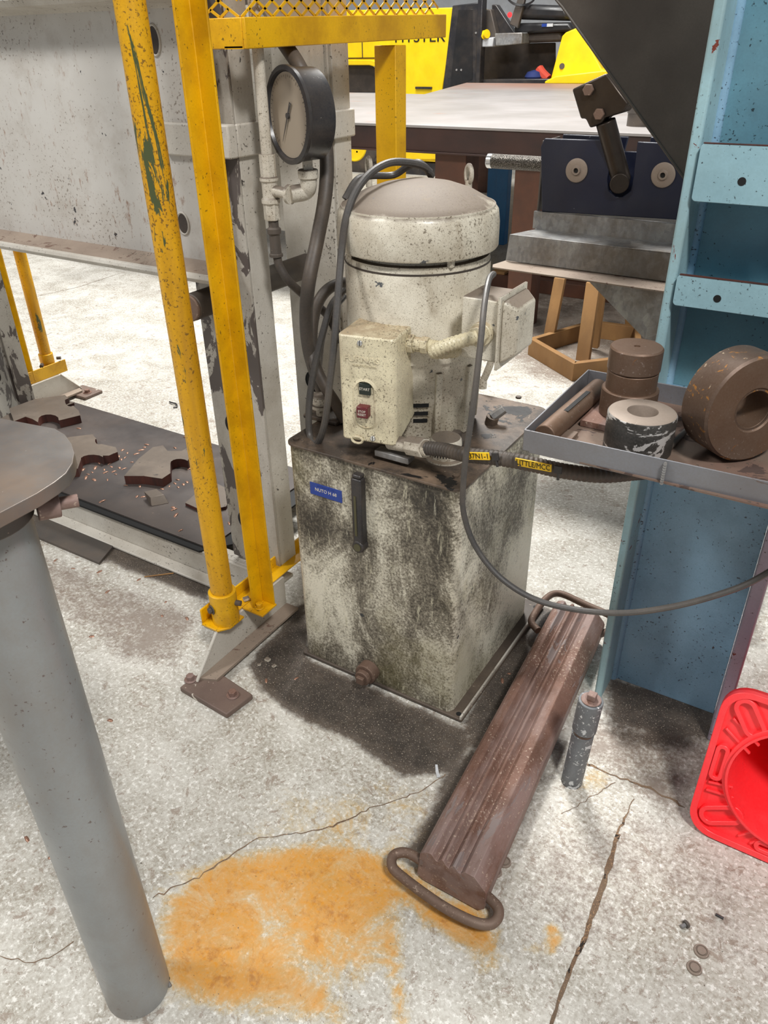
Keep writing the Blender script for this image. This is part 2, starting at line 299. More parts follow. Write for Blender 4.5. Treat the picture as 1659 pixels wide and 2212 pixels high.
# press beam: rusty drips near the bottom flange
m = NT('press_beam_paint')
c = m.mix(m.rng(m.noise(3, 4), .35, .65), 'cbc8c2', 'bfbab2'); c = m.mix(m.rng(m.noise(5, 7, .7), .52, .72, 0, .5), c, '9a8e80')
zz = m.z(2); lo = m.rng(zz, 0, .16, .23, 0); lo2 = m.rng(zz, 0, .4, .05, 0); lo = m.math('ADD', lo, lo2); rn = m.math('ADD', m.math('ADD', m.noise(60, 7, .7, m.co((1, 1, .4))), m.math('MULTIPLY', m.math('SUBTRACT', m.noise(7, 3), .5), .3)), lo)
c = m.mix(m.rng(rn, .60, .72, 0, .85), c, '8a6248'); cl = m.math('MULTIPLY', m.math('SUBTRACT', m.noise(3, 3), .5), .4); c = m.mix(m.rng(m.math('ADD', m.noise(28, 5, .6), cl), .69, .70), c, '3c3a3c'); c = m.mix(m.rng(m.math('ADD', m.noise(120, 3, .6), cl), .62, .66, 0, .7), c, '6a5a4c')
m.bump(m.noise(40, 4), .12, .001); M['beam'] = m.out(c, .45)
M['beam_dirt'] = paint('dusty_beam_flange', '9a8b7c', .7, '897a6c', chip='6a5448', chip_s=30, chip_t=.62, dirt='75655a', dirt_a=.6)
# floor
fl = NT('worn_painted_concrete')
at = fl.n.new('ShaderNodeAttribute'); at.attribute_name = 'stain_shade'; sp = fl.n.new('ShaderNodeSeparateColor'); fl.L(at.outputs['Color'], sp.inputs[0])
R_, G_, B_ = sp.outputs
c = fl.mix(fl.rng(fl.noise(1.3, 5), .35, .65), 'bdbab0', 'aeaaa0')
nf = fl.noise(105, 7, .75); c = fl.mix(fl.rng(nf, .44, .60, 0, .85), c, '857a6a')
n2 = fl.noise(5.5, 8, .72, None, .4); n3 = fl.noise(28, 8, .75, None, .3)
c = fl.mix(fl.rng(n2, .40, .62, 0, .5), c, 'dddbd4'); c = fl.mix(fl.rng(fl.noise(90, 5, .7), .53, .62, 0, .8), c, 'e6e4de'); c = fl.mix(fl.rng(fl.noise(26, 8, .8, None, .5), .565, .60, 0, .75), c, '8a7a6c')
bm_ = fl.math('ADD', fl.math('ADD', fl.math('MULTIPLY', B_, .42), fl.math('MULTIPLY', n2, .55)), fl.math('MULTIPLY', n3, .5))
bm_ = fl.math('ADD', bm_, fl.math('MULTIPLY', fl.math('SUBTRACT', nf, .5), .5))
c = fl.mix(fl.rng(bm_, .70, .88, 0, .8), c, '75665a')
rm = fl.math('ADD', fl.math('MULTIPLY', R_, .60), fl.math('ADD', fl.math('MULTIPLY', fl.noise(9, 9, .78, None, .6), 1.25), fl.math('MULTIPLY', nf, .35)))
c = fl.mix(fl.rng(rm, 1.0, 1.25, 0, .6), c, 'bfa25e'); c = fl.mix(fl.math('MULTIPLY', fl.rng(rm, 1.14, 1.36, 0, .97), fl.rng(nf, .36, .56, 1, .62)), c, 'cf8a10'); c = fl.mix(fl.math('MULTIPLY', fl.rng(rm, 1.3, 1.45), fl.rng(n3, .5, .6, 0, .6)), c, '9a5a18')
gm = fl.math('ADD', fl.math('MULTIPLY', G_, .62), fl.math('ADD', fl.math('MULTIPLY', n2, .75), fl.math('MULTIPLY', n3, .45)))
c = fl.mix(fl.rng(gm, .80, 1.02, 0, .93), c, '4a3f36'); c = fl.mix(fl.rng(gm, 1.06, 1.3, 0, .75), c, '231e1a')  # dark oil tone; also carries the painted shade by tank and die block
c = fl.mix(fl.math('MULTIPLY', fl.rng(gm, .8, 1.), fl.rng(fl.noise(260, 2), .62, .68)), c, 'a89c8c')
c = fl.mix(fl.rng(fl.noise(160, 3, .6), .68, .72), c, '54483e')
fl.bump(fl.math('ADD', nf, fl.math('MULTIPLY', n3, .6)), .35, .003)
M['floor'] = fl.out(c, fl.rng(n2, .3, .7, .42, .62))
M['crack'] = paint('crack_dirt', '5c4a3a', .9, '6e5642', chip='2c241e', chip_s=40, chip_t=.6, spot='a08060', spot_s=200, spot_t=.62, bump=.6)

# ------------------------------------------------------------------ structure
def polyw(px): return [(PZ(*p).x, PZ(*p).y) for p in px]
def sd(P, x, y):
    ins = False; d = 1e9; n = len(P); j = n - 1
    for i in range(n):
        x0, y0 = P[j]; x1, y1 = P[i]
        if (y0 > y) != (y1 > y) and x < (x1 - x0) * (y - y0) / (y1 - y0) + x0: ins = not ins
        dx, dy = x1 - x0, y1 - y0; t_ = max(0, min(1, ((x - x0) * dx + (y - y0) * dy) / (dx * dx + dy * dy + 1e-12)))
        d = min(d, math.hypot(x - x0 - dx * t_, y - y0 - dy * t_)); j = i
    return d if ins else -d
stains_and_shade = [  # floor stains, with some shade by the tank and die block painted in
 (0, .95, .05, [(330, 1990), (400, 1890), (480, 1850), (600, 1815), (800, 1820), (900, 1880), (1060, 1960), (1085, 2060), (1040, 2095), (960, 2040), (880, 1960), (800, 1990), (700, 1990), (560, 1990), (520, 2030), (640, 2060), (700, 2110), (760, 2212), (560, 2190), (350, 2150), (330, 2060)]),
 (0, .85, .09, [(350, 1930), (700, 1870), (900, 1900), (820, 2120), (560, 2180), (360, 2130)]),
 (0, .95, .03, [(560, 1830), (800, 1830), (900, 1890), (1050, 1980), (1070, 2060), (1030, 2080), (940, 2010), (860, 1950), (760, 1960), (600, 1900)]),
 (0, .85, .015, [(840, 1990), (870, 2080), (890, 2212), (850, 2240), (835, 2120), (815, 2020)]),
 (0, .9, .012, [(1140, 2050), (1180, 2040), (1180, 1990), (1210, 2010), (1212, 2050), (1180, 2066)]),
 (0, .55, .02, [(1270, 1655), (1330, 1670), (1300, 1710), (1250, 1700)]),
 (0, .42, .08, [(350, 1960), (600, 1700), (950, 1690), (1010, 1750), (900, 1900), (500, 1920)]),
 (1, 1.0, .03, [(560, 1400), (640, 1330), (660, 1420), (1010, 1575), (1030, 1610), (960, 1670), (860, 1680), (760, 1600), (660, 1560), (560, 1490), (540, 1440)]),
 (1, 1.0, .03, [(600, 1330), (660, 1300), (665, 1440), (1010, 1590), (1000, 1640), (850, 1620), (640, 1500)]),  # oil along the tank front, plus painted shade on its left
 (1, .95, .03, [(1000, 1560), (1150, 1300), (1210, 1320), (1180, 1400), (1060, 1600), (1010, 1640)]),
 (1, .8, .03, [(950, 1680), (1080, 1540), (1040, 1740), (960, 1840), (900, 1860), (860, 1850), (930, 1740)]),  # cast shadow of the die block, painted on the floor at its left
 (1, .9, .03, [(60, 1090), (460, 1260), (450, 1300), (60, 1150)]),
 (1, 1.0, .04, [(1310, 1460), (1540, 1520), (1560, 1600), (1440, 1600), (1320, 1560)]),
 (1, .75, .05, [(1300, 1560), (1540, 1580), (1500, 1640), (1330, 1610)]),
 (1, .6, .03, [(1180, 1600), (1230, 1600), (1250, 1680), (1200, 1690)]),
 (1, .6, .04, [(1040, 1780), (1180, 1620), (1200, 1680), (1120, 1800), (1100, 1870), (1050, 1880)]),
 (1, .55, .04, [(1600, 1150), (1659, 1150), (1659, 1400), (1600, 1400)]),
 (2, .75, .06, [(60, 1180), (440, 1330), (380, 1450), (250, 1420), (90, 1300)]),
 (2, .8, .06, [(1260, 1560), (1500, 1560), (1480, 1780), (1380, 1720), (1240, 1640)]),
 (2, .55, .12, [(1080, 1800), (1330, 1700), (1659, 1900), (1659, 2120), (1250, 2100), (1080, 2000)]),
 (2, .5, .05, [(640, 1620), (900, 1680), (860, 1760), (760, 1700)]),
 (2, .5, .10, [(180, 800), (420, 840), (480, 960), (300, 930), (180, 880)]),
 (2, .9, .10, [(1090, 600), (1450, 600), (1450, 800), (1250, 850), (1100, 790)]),
 (1, .45, .10, [(1130, 620), (1440, 620), (1440, 700), (1130, 680)]),
]
SW = [(ch, a, s, polyw(p)) for ch, a, s, p in stains_and_shade]
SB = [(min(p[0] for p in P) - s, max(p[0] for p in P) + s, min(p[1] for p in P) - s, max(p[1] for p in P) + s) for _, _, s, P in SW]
def stain_shade(x, y):
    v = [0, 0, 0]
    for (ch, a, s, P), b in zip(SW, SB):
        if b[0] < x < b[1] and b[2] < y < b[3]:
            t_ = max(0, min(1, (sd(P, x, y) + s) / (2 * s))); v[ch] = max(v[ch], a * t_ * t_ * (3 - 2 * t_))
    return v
def axis_pts(a, b, c, d, st, big):
    r = []; x = a
    while x < b: r.append(x); x += big
    x = b
    while x < c: r.append(x); x += st
    x = c
    while x <= d + 1e-6: r.append(x); x += big
    return r
gx = axis_pts(-9, -2.6, 0.6, 3.6, .02, 1.0); gy = axis_pts(-1.5, .2, 2.2, 16.2, .02, .25)
vs = [(x, y, 0) for y in gy for x in gx]; nx = len(gx)
fs = [(j * nx + i, j * nx + i + 1, (j + 1) * nx + i + 1, (j + 1) * nx + i) for j in range(len(gy) - 1) for i in range(nx - 1)]
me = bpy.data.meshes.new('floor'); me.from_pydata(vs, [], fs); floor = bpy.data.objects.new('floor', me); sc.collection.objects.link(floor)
ca = me.color_attributes.new('stain_shade', 'FLOAT_COLOR', 'POINT')
for i, (x, y, _) in enumerate(vs): ca.data[i].color = (*stain_shade(x, y), 1)
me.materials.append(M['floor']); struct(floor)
def ribbon(pts, wds, name, jit=.004):
    P = [PZ(*p) for p in pts]; Q = []; W = []
    for i in range(len(P) - 1):
        n = max(2, int((P[i + 1] - P[i]).length / .012))
        for k in range(n):
            t_ = k / n; Q.append(P[i].lerp(P[i + 1], t_) + V((random.uniform(-jit, jit), random.uniform(-jit, jit), 0))); W.append((wds[i] * (1 - t_) + wds[i + 1] * t_) * random.uniform(.6, 1.3))
    Q.append(P[-1]); W.append(.0005)
    m = MB(); vs = []
    for i, p in enumerate(Q):
        t_ = (Q[min(i + 1, len(Q) - 1)] - Q[max(i - 1, 0)]).normalized(); s_ = V((-t_.y, t_.x, 0)) * W[i]
        vs += [p + s_ + V((0, 0, .0008)), p - s_ + V((0, 0, .0008))]
    m.add(vs, [(2 * i, 2 * i + 1, 2 * i + 3, 2 * i + 2) for i in range(len(Q) - 1)])
    return m.build(name, M['crack'], floor)
ribbon([(1372, 1725), (1350, 1770), (1332, 1810)], [.001, .002, .003], 'floor_crack')
ribbon([(1335, 1800), (1310, 1890), (1288, 1950), (1270, 2010), (1235, 2090), (1210, 2150), (1193, 2212), (1180, 2260)], [.005, .0055, .006, .0045, .0035, .0035, .0045, .004], 'floor_crack', .0015)
ribbon([(1270, 1652), (1340, 1680), (1400, 1702), (1480, 1745)], [.003, .002, .003, .003], 'floor_crack')
ribbon([(965, 1672), (900, 1712), (800, 1745), (720, 1785), (650, 1800), (560, 1812), (470, 1865), (430, 1895), (330, 1940)], [.0012, .001, .0012, .002, .001, .0008, .002, .001, .0015], 'floor_crack')
ribbon([(160, 2035), (110, 2070), (60, 2080), (0, 2065)], [.001, .0012, .001, .001], 'floor_crack')
ribbon([(80, 640), (170, 620), (260, 590)], [.002, .003, .002], 'floor_crack')
ribbon([(1210, 1760), (1330, 1690)], [.0006, .001], 'floor_crack')
struct(bxf(-9, 16, 0, 3.6, 16.2, 5).build('wall_back', M['wall']))

# ------------------------------------------------------------------ hydraulic power unit
TX0, TX1, TY0, TY1, TZ = -1.098, -.628, 1.293, 1.788, .68
pu = thing('hydraulic_power_unit', 'cream oil tank with tall electric motor and switch box, stained by black oil', 'power unit', ((TX0 + TX1) / 2, (TY0 + TY1) / 2, 0))
def rrect(x0, y0, x1, y1, r, n=6):
    P = []
    for cx, cy, a0 in ((x1 - r, y0 + r, -90), (x1 - r, y1 - r, 0), (x0 + r, y1 - r, 90), (x0 + r, y0 + r, 180)):
        for k in range(n + 1):
            a = math.radians(a0 + 90 * k / n); P.append((cx + r * math.cos(a), cy + r * math.sin(a)))
    return P
def slab(P, z0, z1): return MB().prism([(x, y, z0) for x, y in P], (0, 0, z1 - z0))
tank = slab(rrect(TX0, TY0, TX1, TY1, .022), .012, TZ - .004).build('tank', M['tank'], pu)
slab(rrect(TX0 - .006, TY0 - .006, TX1 + .006, TY1 + .006, .03), TZ - .006, TZ).build('tank_lid', M['tank_top'], pu, .001)
slab(rrect(TX0 - .006, TY0 - .006, TX1 + .035, TY1 + .055, .006), .004, .013).build('base_flange', M['foot_dark'], pu, .002)
bxf(TX1 + .028, TY0 - .006, .013, TX1 + .033, TY1 + .055, .022).build('flange_lip', M['press'], pu)
m = MB()
for y in (TY0 + .01, TY1 + .03): MB().cyl((TX1 + .018, y, .0131), (TX1 + .018, y, .0138), .007).build('bolt_hole', M['dark'], pu)
# sight gauge
sx = PY(778, 1100, TY0).x + .004
m = MB().box(sx - .014, TY0 - .022, .462, sx + .014, TY0 + .002, .645)
m.cyl((sx, TY0 - .024, .458), (sx, TY0 + .002, .458), .017)
m.box(sx - .012, TY0 - .02, .645, sx + .012, TY0 + .002, .655)
sg = m.build('sight_gauge', M['black_paint'], pu, .004)
bxf(sx - .006, TY0 - .0235, .490, sx + .000, TY0 - .0215, .600).build('sight_glass', M['sight'], sg)
MB().cyl((sx, TY0 - .026, .458), (sx, TY0 - .0235, .458), .010).build('sight_screw', M['sight'], sg)
lb = bxf(-1.034, TY0 - .0015, .555, -.94, TY0 + .001, .588).build('oil_label', M['label_blue'], pu); lb['label'] = 'blue oil label'
text_mesh('NUTO H 68', 'label_text', M['letter'], lb, .0125, (-.987, TY0 - .0018, .5715), (1, 0, 0), (0, 0, 1), .0002)
text_mesh('HYDRAULIC OIL', 'label_text', M['label_blue'], lb, .007, (-.987, TY0 - .0018, .5825), (1, 0, 0), (0, 0, 1), .0002)
m = MB().cyl((-.874, TY0 - .03, .052), (-.874, TY0, .052), .03).cyl((-.874, TY0 - .045, .05), (-.874, TY0 - .03, .05), .022).box(-.885, TY0 - .056, .039, -.863, TY0 - .045, .061)
m.build('drain_plug', M['rust_edge'], pu, .002)
# motor
mx, my = -.888, 1.56
mo = thing('motor', None, None, (0, 0, 0))
for k in ('label', 'category'): del mo[k]
mo.parent = pu; mo.location = V((mx, my, TZ)) - pu.location
A = (mx, my, 0)
MB().lathe([(.132, .682), (.134, .74), (.150, .79), (.153, .862), (.157, .868), (.157, .884)], A, n=64).build('lower_bell', M['motor'], mo)
MB().lathe([(.157, .883), (.1655, .886), (.1655, 1.085), (.163, 1.09), (.163, 1.098), (.150, 1.1), (.150, 1.125)], A, n=72).build('motor_body', M['motor'], mo)
MB().lathe([(.166, 1.082), (.1662, 1.084), (.166, 1.086)], A, n=72).build('body_seam', M['interior'], mo)
capp = [(.178, 1.112), (.1805, 1.116), (.1805, 1.163), (.177, 1.188), (.168, 1.200), (.150, 1.210), (.12, 1.226), (.08, 1.239), (.04, 1.246), (.001, 1.248)]
MB().lathe([(.17, 1.2), (.172, 1.185), (.176, 1.15), (.175, 1.1125)] + capp, A, n=80).build('motor_cap', M['motor'], mo)
for a in (-35, 55, 145, 235):
    ca_, sa_ = math.cos(math.radians(a)), math.sin(math.radians(a))
    bxf(-.006, -.006, 1.097, .006, .006, 1.13).xf(Matrix.Translation((mx + ca_ * .163, my + sa_ * .163, 0))).build('cap_spacer', M['motor'], mo)
for px, py, z in ((1012, 405, 1.215), (797, 385, 1.215)):
    p = PZ(px, py, z); e = MB().tube([p + V((.022 * math.cos(a) * .45, -.022 * math.cos(a) * .3, .028 + .018 * math.sin(a))) * 1 for a in [2 * math.pi * k / 12 for k in range(12)]], .0055, 8, 3, True)
    e.cyl(p - V((0, 0, .02)), p + V((0, 0, .016)), .008); e.build('lifting_eye', M['fit'], mo)
# vent slots and ribs on the lower bell (rows seen right of the switch box)
az = math.atan2(-my, -mx)
m = MB()
def onbell(a, z, r): return V((mx + r * math.cos(a), my + r * math.sin(a), z))
for a0 in (-.75, .6, 2.0, 3.4):
    for z in [PY(918, py_v, 1.457).z for py_v in (868, 888, 906)]:
        for k in range(7):
            a = a0 - .2 - .16 + k * .035; rr = (.134 + (z - .74) * .32 if z < .79 else .150 + (z - .79) * .042) + .0012
            b = onbell(a, z, rr); c_ = onbell(a + .037, z, rr)
            m.add([b - V((0, 0, .006)), c_ - V((0, 0, .006)), c_ + V((0, 0, .006)), b + V((0, 0, .006))], [(0, 1, 2, 3)])
m.build('vent_slot', M['dark'], mo)
for a in (-.72, -.15, .6, 2.2, 3.6, -1.9):
    m = MB(); P0 = onbell(a, .862, .160); P1 = onbell(a, .69, .152); t_ = V((-math.sin(a), math.cos(a), 0)); n_ = V((math.cos(a), math.sin(a), 0))
    m.hexa([P1 - t_ * .008 - n_ * .03, P1 + t_ * .008 - n_ * .03, P1 + t_ * .008, P1 - t_ * .008], [P0 - t_ * .008 - n_ * .03, P0 + t_ * .008 - n_ * .03, P0 + t_ * .008, P0 - t_ * .008]); m.build('bell_rib', M['motor'], mo, .003)
for a in (-.35, 1.2, 2.8, -1.9):
    p = onbell(a, .69, .15); MB().cyl(p, p + V((0, 0, -.012)), .03).cyl(p, p + V((0, 0, .012)), .012, n=6).build('mounting_foot', M['steel_dark'], mo)
# junction box on the right
jb = MB(); jc = PY(1085, 690, 1.50)
jx = -.668
jb.box(jx - .035, 1.42, .925, jx + .052, 1.52, 1.055); jbo = jb.build('junction_box', M['motor'], mo, .004)
# cover plate seen edge on
P = [(jx + .052, 1.405, .915), (jx + .052, 1.54, .915), (jx + .052, 1.54, 1.068), (jx + .052, 1.405, 1.068)]
MB().prism(P, (.006, 0, 0)).build('cover_flange', M['motor'], jbo, .0015)
m = MB(); m.hexa([(jx + .058, 1.412, .925), (jx + .088, 1.43, .945), (jx + .088, 1.52, .945), (jx + .058, 1.535, .925)], [(jx + .058, 1.412, 1.06), (jx + .088, 1.43, 1.04), (jx + .088, 1.52, 1.04), (jx + .058, 1.535, 1.06)])
m.build('cover', M['motor'], jbo, .006)
# starter box
by, bw, bd = .178, .132, .145; b0 = V((-.9306, 1.29, 0)); bz0, bz1 = .7315, .976
BM = Matrix.Translation(b0) @ Matrix.Rotation(by, 4, 'Z')
bu = V((math.cos(by), math.sin(by), 0)); bn = V((math.sin(by), -math.cos(by), 0))
sb = MB(); P = rrect(0, 0, bw, bd, .014)
prof = [(0, bz0 + .012), (0, bz1)]
m = MB().prism([(x, y, bz0) for x, y in P], (0, 0, bz1 - bz0)); 
for i, v in enumerate(m.v):      # the casing is cut away low at the back
    if v.z < bz0 + .01 and v.y > .08: m.v[i] = V((v.x, v.y, v.z + .028))
m.xf(BM); sbo = m.build('starter_box', M['starter'], pu, .004)
def bp(x, y, z): return BM @ V((x, y, z))
m = MB(); mp = MB()   # raised pad framing the recess
def stadium(cx, cz, rx, h, n=12):
    Q = []
    for k in range(n + 1): a = math.pi * k / n; Q.append((cx + rx * math.cos(a), cz + h / 2 + rx * math.sin(a)))
    for k in range(n + 1): a = math.pi + math.pi * k / n; Q.append((cx + rx * math.cos(a), cz - h / 2 + rx * .9 * math.sin(a)))
    return Q
So = stadium(.062, .822, .032, .062); Si = stadium(.062, .822, .025, .062)
n = len(So); vs = [bp(x, -.0035, z) for x, z in Si] + [bp(x, .0005, z) for x, z in So] + [bp(x + (.062 - x) * .25, -.0002, z) for x, z in Si]
m.add(vs, [(i, (i + 1) % n, (i + 1) % n + n, i + n) for i in range(n)] + [(i, (i + 1) % n, (i + 1) % n + 2 * n, i + 2 * n) for i in range(n)])
m.build('button_recess', M['starter'], sbo)
mb = bxf(.050, -.006, .848, .0765, .004, .8735).xf(BM).build('start_button', M['green_btn'], sbo, .001); mb['label'] = 'dark green START button'
text_mesh('START', 'button_text', M['letter'], sbo, .0085, bp(.0632, -.0062, .861), bu, (0, 0, 1), .0002)
mb = bxf(.047, -.018, .797, .0735, .004, .8235).xf(BM).build('stop_button', M['red_btn'], sbo, .002); mb['label'] = 'maroon STOP RESET button'
text_mesh('STOP\nRESET', 'button_text', M['letter'], sbo, .0075, bp(.0602, -.0183, .8095), bu, (0, 0, 1), .0002)
text_mesh('FURNAS', 'embossed_maker_name', M['starter'], sbo, .019, bp(.056, .0002, .925), bu, (0, 0, 1), .0012, .0003, fit=.082)
text_mesh('MAGNETIC STARTER', 'embossed_line', M['starter'], sbo, .006, bp(.062, -.0005, .911), bu, (0, 0, 1), .0006, 0)
for x, z in ((.054, .962), (.078, .744)):
    s_ = MB().cyl(bp(x, .002, z), bp(x, -.004, z), .0062, n=20); s_.build('cover_screw', M['chrome'], sbo, .001)
    bxf(x - .0006, -.0046, z - .006, x + .0006, -.003, z + .006).xf(BM).build('screw_slot', M['dark'], sbo)
m = MB().tube([bp(.04 + .013 * math.cos(a), -.002, .735 + .008 * math.sin(a)) for a in [2 * math.pi * k / 12 for k in range(12)]], .003, 8, 2, True); m.build('lock_lug', M['starter'], sbo)
MB().lathe([(.018, -.001), (.018, .001), (.0165, .0012), (.0165, -.001)], bp(.095, .08, bz1), (0, 0, 1), n=32, closed=True).build('knockout', M['starter'], sbo)
MB().lathe([(.018, -.001), (.018, .001), (.0165, .0012), (.0165, -.001)], bp(.05, .08, bz1), (0, 0, 1), n=32, closed=True).build('knockout', M['starter'], sbo)
# flexible conduit from switch box to junction box
c0 = bp(bw, .085, .942)
MB().cyl(c0, c0 + bu * .012, .021, n=8).cyl(c0 + bu * .012, c0 + bu * .03, .016, n=20).cyl(c0 + bu * .03, c0 + bu * .045, .0195, n=8).build('conduit_connector', M['starter'], pu, .0015)
c1 = V((jx + .016, 1.405, .985))
path = [c0 + bu * .045, c0 + bu * .075 + V((0, 0, -.002)), c0 + bu * .11 + V((.0, -.012, .0)), V((-.728, 1.352, .953)), V((-.695, 1.362, .972)), c1 + V((0, -.012, 0))]
cd = MB().tube(path, [(.0136, .0148)[(i // 2) % 2] for i in range(121)], 16, 24); cd.build('flexible_conduit', M['box'], pu)
MB().cyl(c1 + V((0, -.016, 0)), c1 + V((0, 0.002, 0)), .021, n=8).cyl(c1 + V((0, 0, 0)), c1 + V((0, .016, 0)), .025, n=20).build('conduit_connector', M['starter'], pu, .0015)
# filler breather, plugs, pump bits on the lid
p = PZ(695, 905, TZ)
MB().box(p.x - .045, p.y - .02, TZ, p.x + .06, p.y + .04, TZ + .012).build('clean_out_cover', M['tank_top'], pu, .004)
MB().lathe([(.013, .012), (.013, .03), (.024, .032), (.024, .04), (.020, .042), (.020, .045), (.024, .047), (.024, .062), (.02, .066), (.001, .066)], (p.x, p.y, TZ), n=28).build('filler_cap', M['fit'], pu)
p = PZ(958, 990, TZ)
MB().lathe([(.048, 0), (.048, .004), (.038, .006), (.038, .03), (.036, .045), (.033, .05), (.001, .05)], (p.x, p.y + .01, TZ), n=40).build('breather_cap', M['fit'], pu)
m = MB()
for k in range(36):
    a = 2 * math.pi * k / 36; m.box(-.0012, -.0005, .014, .0012, .0006, .034)
    m.xf(Matrix.Translation((p.x + .0385 * math.cos(a), p.y + .01 + .0385 * math.sin(a), TZ)) @ Matrix.Rotation(a + math.pi / 2, 4, 'Z'), len(m.v) - 8)
m.build('breather_grille', M['dark'], pu)
p = PZ(1060, 915, TZ)
MB().cyl(p, p + V((.006, -.002, .022)), .016, n=16).build('lid_fitting', M['tank_top'], pu)
MB().cyl(p + V((.004, -.002, .018)), p + V((.026, .016, .04)), .0125, n=6).build('pipe_plug', M['galv'], pu, .001)
p = PZ(1042, 838, TZ)
MB().cyl(p, p + V((0, 0, .03)), .012).tube([p + V((0, 0, .02)), p + V((.012, 0, .05)), p + V((.018, .006, .085)), p + V((-.01, .01, .09))], .010, 12).build('lid_elbow', M['fit'], pu)
m = MB()
for px, py in ((870, 1000), (985, 1030), (1120, 860), (1085, 985), (640, 950)):
    q_ = PZ(px, py, TZ); MB().cyl(q_, q_ + V((0, 0, .005)), .008, n=6).build('lid_bolt', M['tank_top'], pu)
# cable connector under the switch box and supply conduit with yellow markers
a0 = PY(842, 955, 1.34); a1 = PY(885, 962, 1.33); a2 = PY(918, 968, 1.32)
MB().cyl(a0, a1, .017, n=20).cyl(a1, a2, .023, n=8).cyl(a2, a2 + (a2 - a1) * .25, .018, n=20).build('cable_gland', M['fit'], pu, .0015)
bxf(a0.x - .03, 1.32, .69, a0.x + .06, 1.35, .705).build('gland_bracket', M['galv'], pu, .002)
CP = [PY(915, 967, 1.32), PY(960, 972, 1.30), PY(1010, 983, 1.262), PY(1080, 990, 1.25), PY(1150, 1003, 1.26), PY(1220, 1018, 1.30), PY(1300, 1027, 1.36), PY(1372, 1022, 1.46), PY(1400, 1020, 1.545)]
sc_ = MB().tube(CP, [(.0143, .0157)[(i // 2) % 2] for i in range(241)], 14, 30).build('supply_conduit', M['rubber']); tag(sc_, 'black ribbed conduit with yellow markers running under the grey tray', 'conduit')
def marker(txt, pxa, pxb, Y0):
    A_ = PY(*pxa, Y0); B_ = PY(*pxb, Y0); u = (B_ - A_).normalized(); n_ = V((0, -1, 0)); n_ = (n_ - u * n_.dot(u)).normalized(); w_ = n_.cross(u) * 1
    if w_.z < 0: w_ = -w_
    L_ = (B_ - A_).length; s_ = MB(); h = .0075
    s_.hexa([A_ - w_ * h, B_ - w_ * h, B_ - w_ * h + n_ * .003, A_ - w_ * h + n_ * .003], [A_ + w_ * h, B_ + w_ * h, B_ + w_ * h + n_ * .003, A_ + w_ * h + n_ * .003])
    o = s_.build('yellow_marker', M['tag_y'], sc_)
    text_mesh(txt, 'marker_text', M['black_letter'], sc_, .0155, (A_ + B_) / 2 + n_ * .0034, u, w_, .0002, fit=L_ * .92)
    c_ = B_ + u * .006; k = MB().hexa([c_ - w_ * h, c_ + u * .014 - w_ * h, c_ + u * .014 - w_ * h + n_ * .004, c_ - w_ * h + n_ * .004], [c_ + w_ * h, c_ + u * .014 + w_ * h, c_ + u * .014 + w_ * h + n_ * .004, c_ + w_ * h + n_ * .004])
    k.cyl(c_ + u * .007 - w_ * .022, c_ + u * .007 - w_ * .008, .003, n=8); k.build('cable_tie', M['black_paint'], sc_)
marker('37N1-1', (1014, 984), (1058, 985), 1.235); marker('LITTLE/MCC', (1114, 996), (1192, 1011), 1.242)

# ------------------------------------------------------------------ cables and hoses
CABR = .0062
def cable(name, pts, r, mat, label, cat='cable', n=10, sub=8):
    o = MB().tube(pts, r, n, sub).build(name, mat); return tag(o, label, cat)
cable('black_power_cable', [PY(1058, 600, 1.47), PY(1066, 592, 1.44), PY(1056, 605, 1.40), PY(1046, 660, 1.33), PY(1038, 740, 1.27), PY(1024, 860, 1.235), PY(1010, 960, 1.225), PY(1001, 1040, 1.225), PY(1002, 1110, 1.23), PY(1030, 1185, 1.23), PY(1090, 1255, 1.23), PY(1180, 1303, 1.24), PY(1320, 1324, 1.27), PY(1450, 1311, 1.29), PY(1580, 1275, 1.31), PY(1659, 1237, 1.33), PY(1760, 1170, 1.36), V((.16, 1.42, .80)), V((.24, 1.46, .856))], .0062, M['cable'], 'dark grey power cable drooping from the motor across the blue column')
cable('grey_power_cable', [PY(932, 380, 1.66), PY(915, 360, 1.62), PY(880, 351, 1.58), PY(840, 352, 1.54), PY(800, 374, 1.49), PY(768, 415, 1.44), PY(748, 470, 1.40), PY(738, 540, 1.385), PY(730, 640, 1.345), PY(722, 740, 1.31), PY(712, 830, 1.30), PY(702, 910, 1.31), PY(690, 950, 1.325), PY(678, 958, 1.33), PY(668, 935, 1.35), PY(668, 870, 1.36), PY(680, 790, 1.375), PY(700, 710, 1.40), PY(716, 660, 1.44), PY(742, 628, 1.52)], .0082, M['cable'], 'thick grey cable looping over the motor cap and hanging down its left side', sub=9)
cable('grey_power_cable', [PY(745, 430, 1.50), PY(770, 390, 1.53), PY(800, 380, 1.58), PY(850, 378, 1.63), PY(880, 360, 1.63), PY(905, 352, 1.62), PY(930, 372, 1.64)], .0078, M['cable'], 'short grey cable coil crossing behind the top of the motor cap')
cable('hydraulic_hose', [PY(590, 60, 1.62), PY(618, 100, 1.60), PY(650, 150, 1.56), PY(685, 230, 1.60), PY(702, 300, 1.58), PY(706, 370, 1.56), PY(700, 440, 1.53), PY(685, 520, 1.50), PY(667, 610, 1.45), PY(661, 690, 1.46), PY(668, 760, 1.47), PY(690, 830, 1.48), PY(720, 900, 1.49), PY(745, 940, 1.49)], .0165, M['rubber'], 'fat black wrapped hose running down behind the pressure gauge', 'hose', 14)
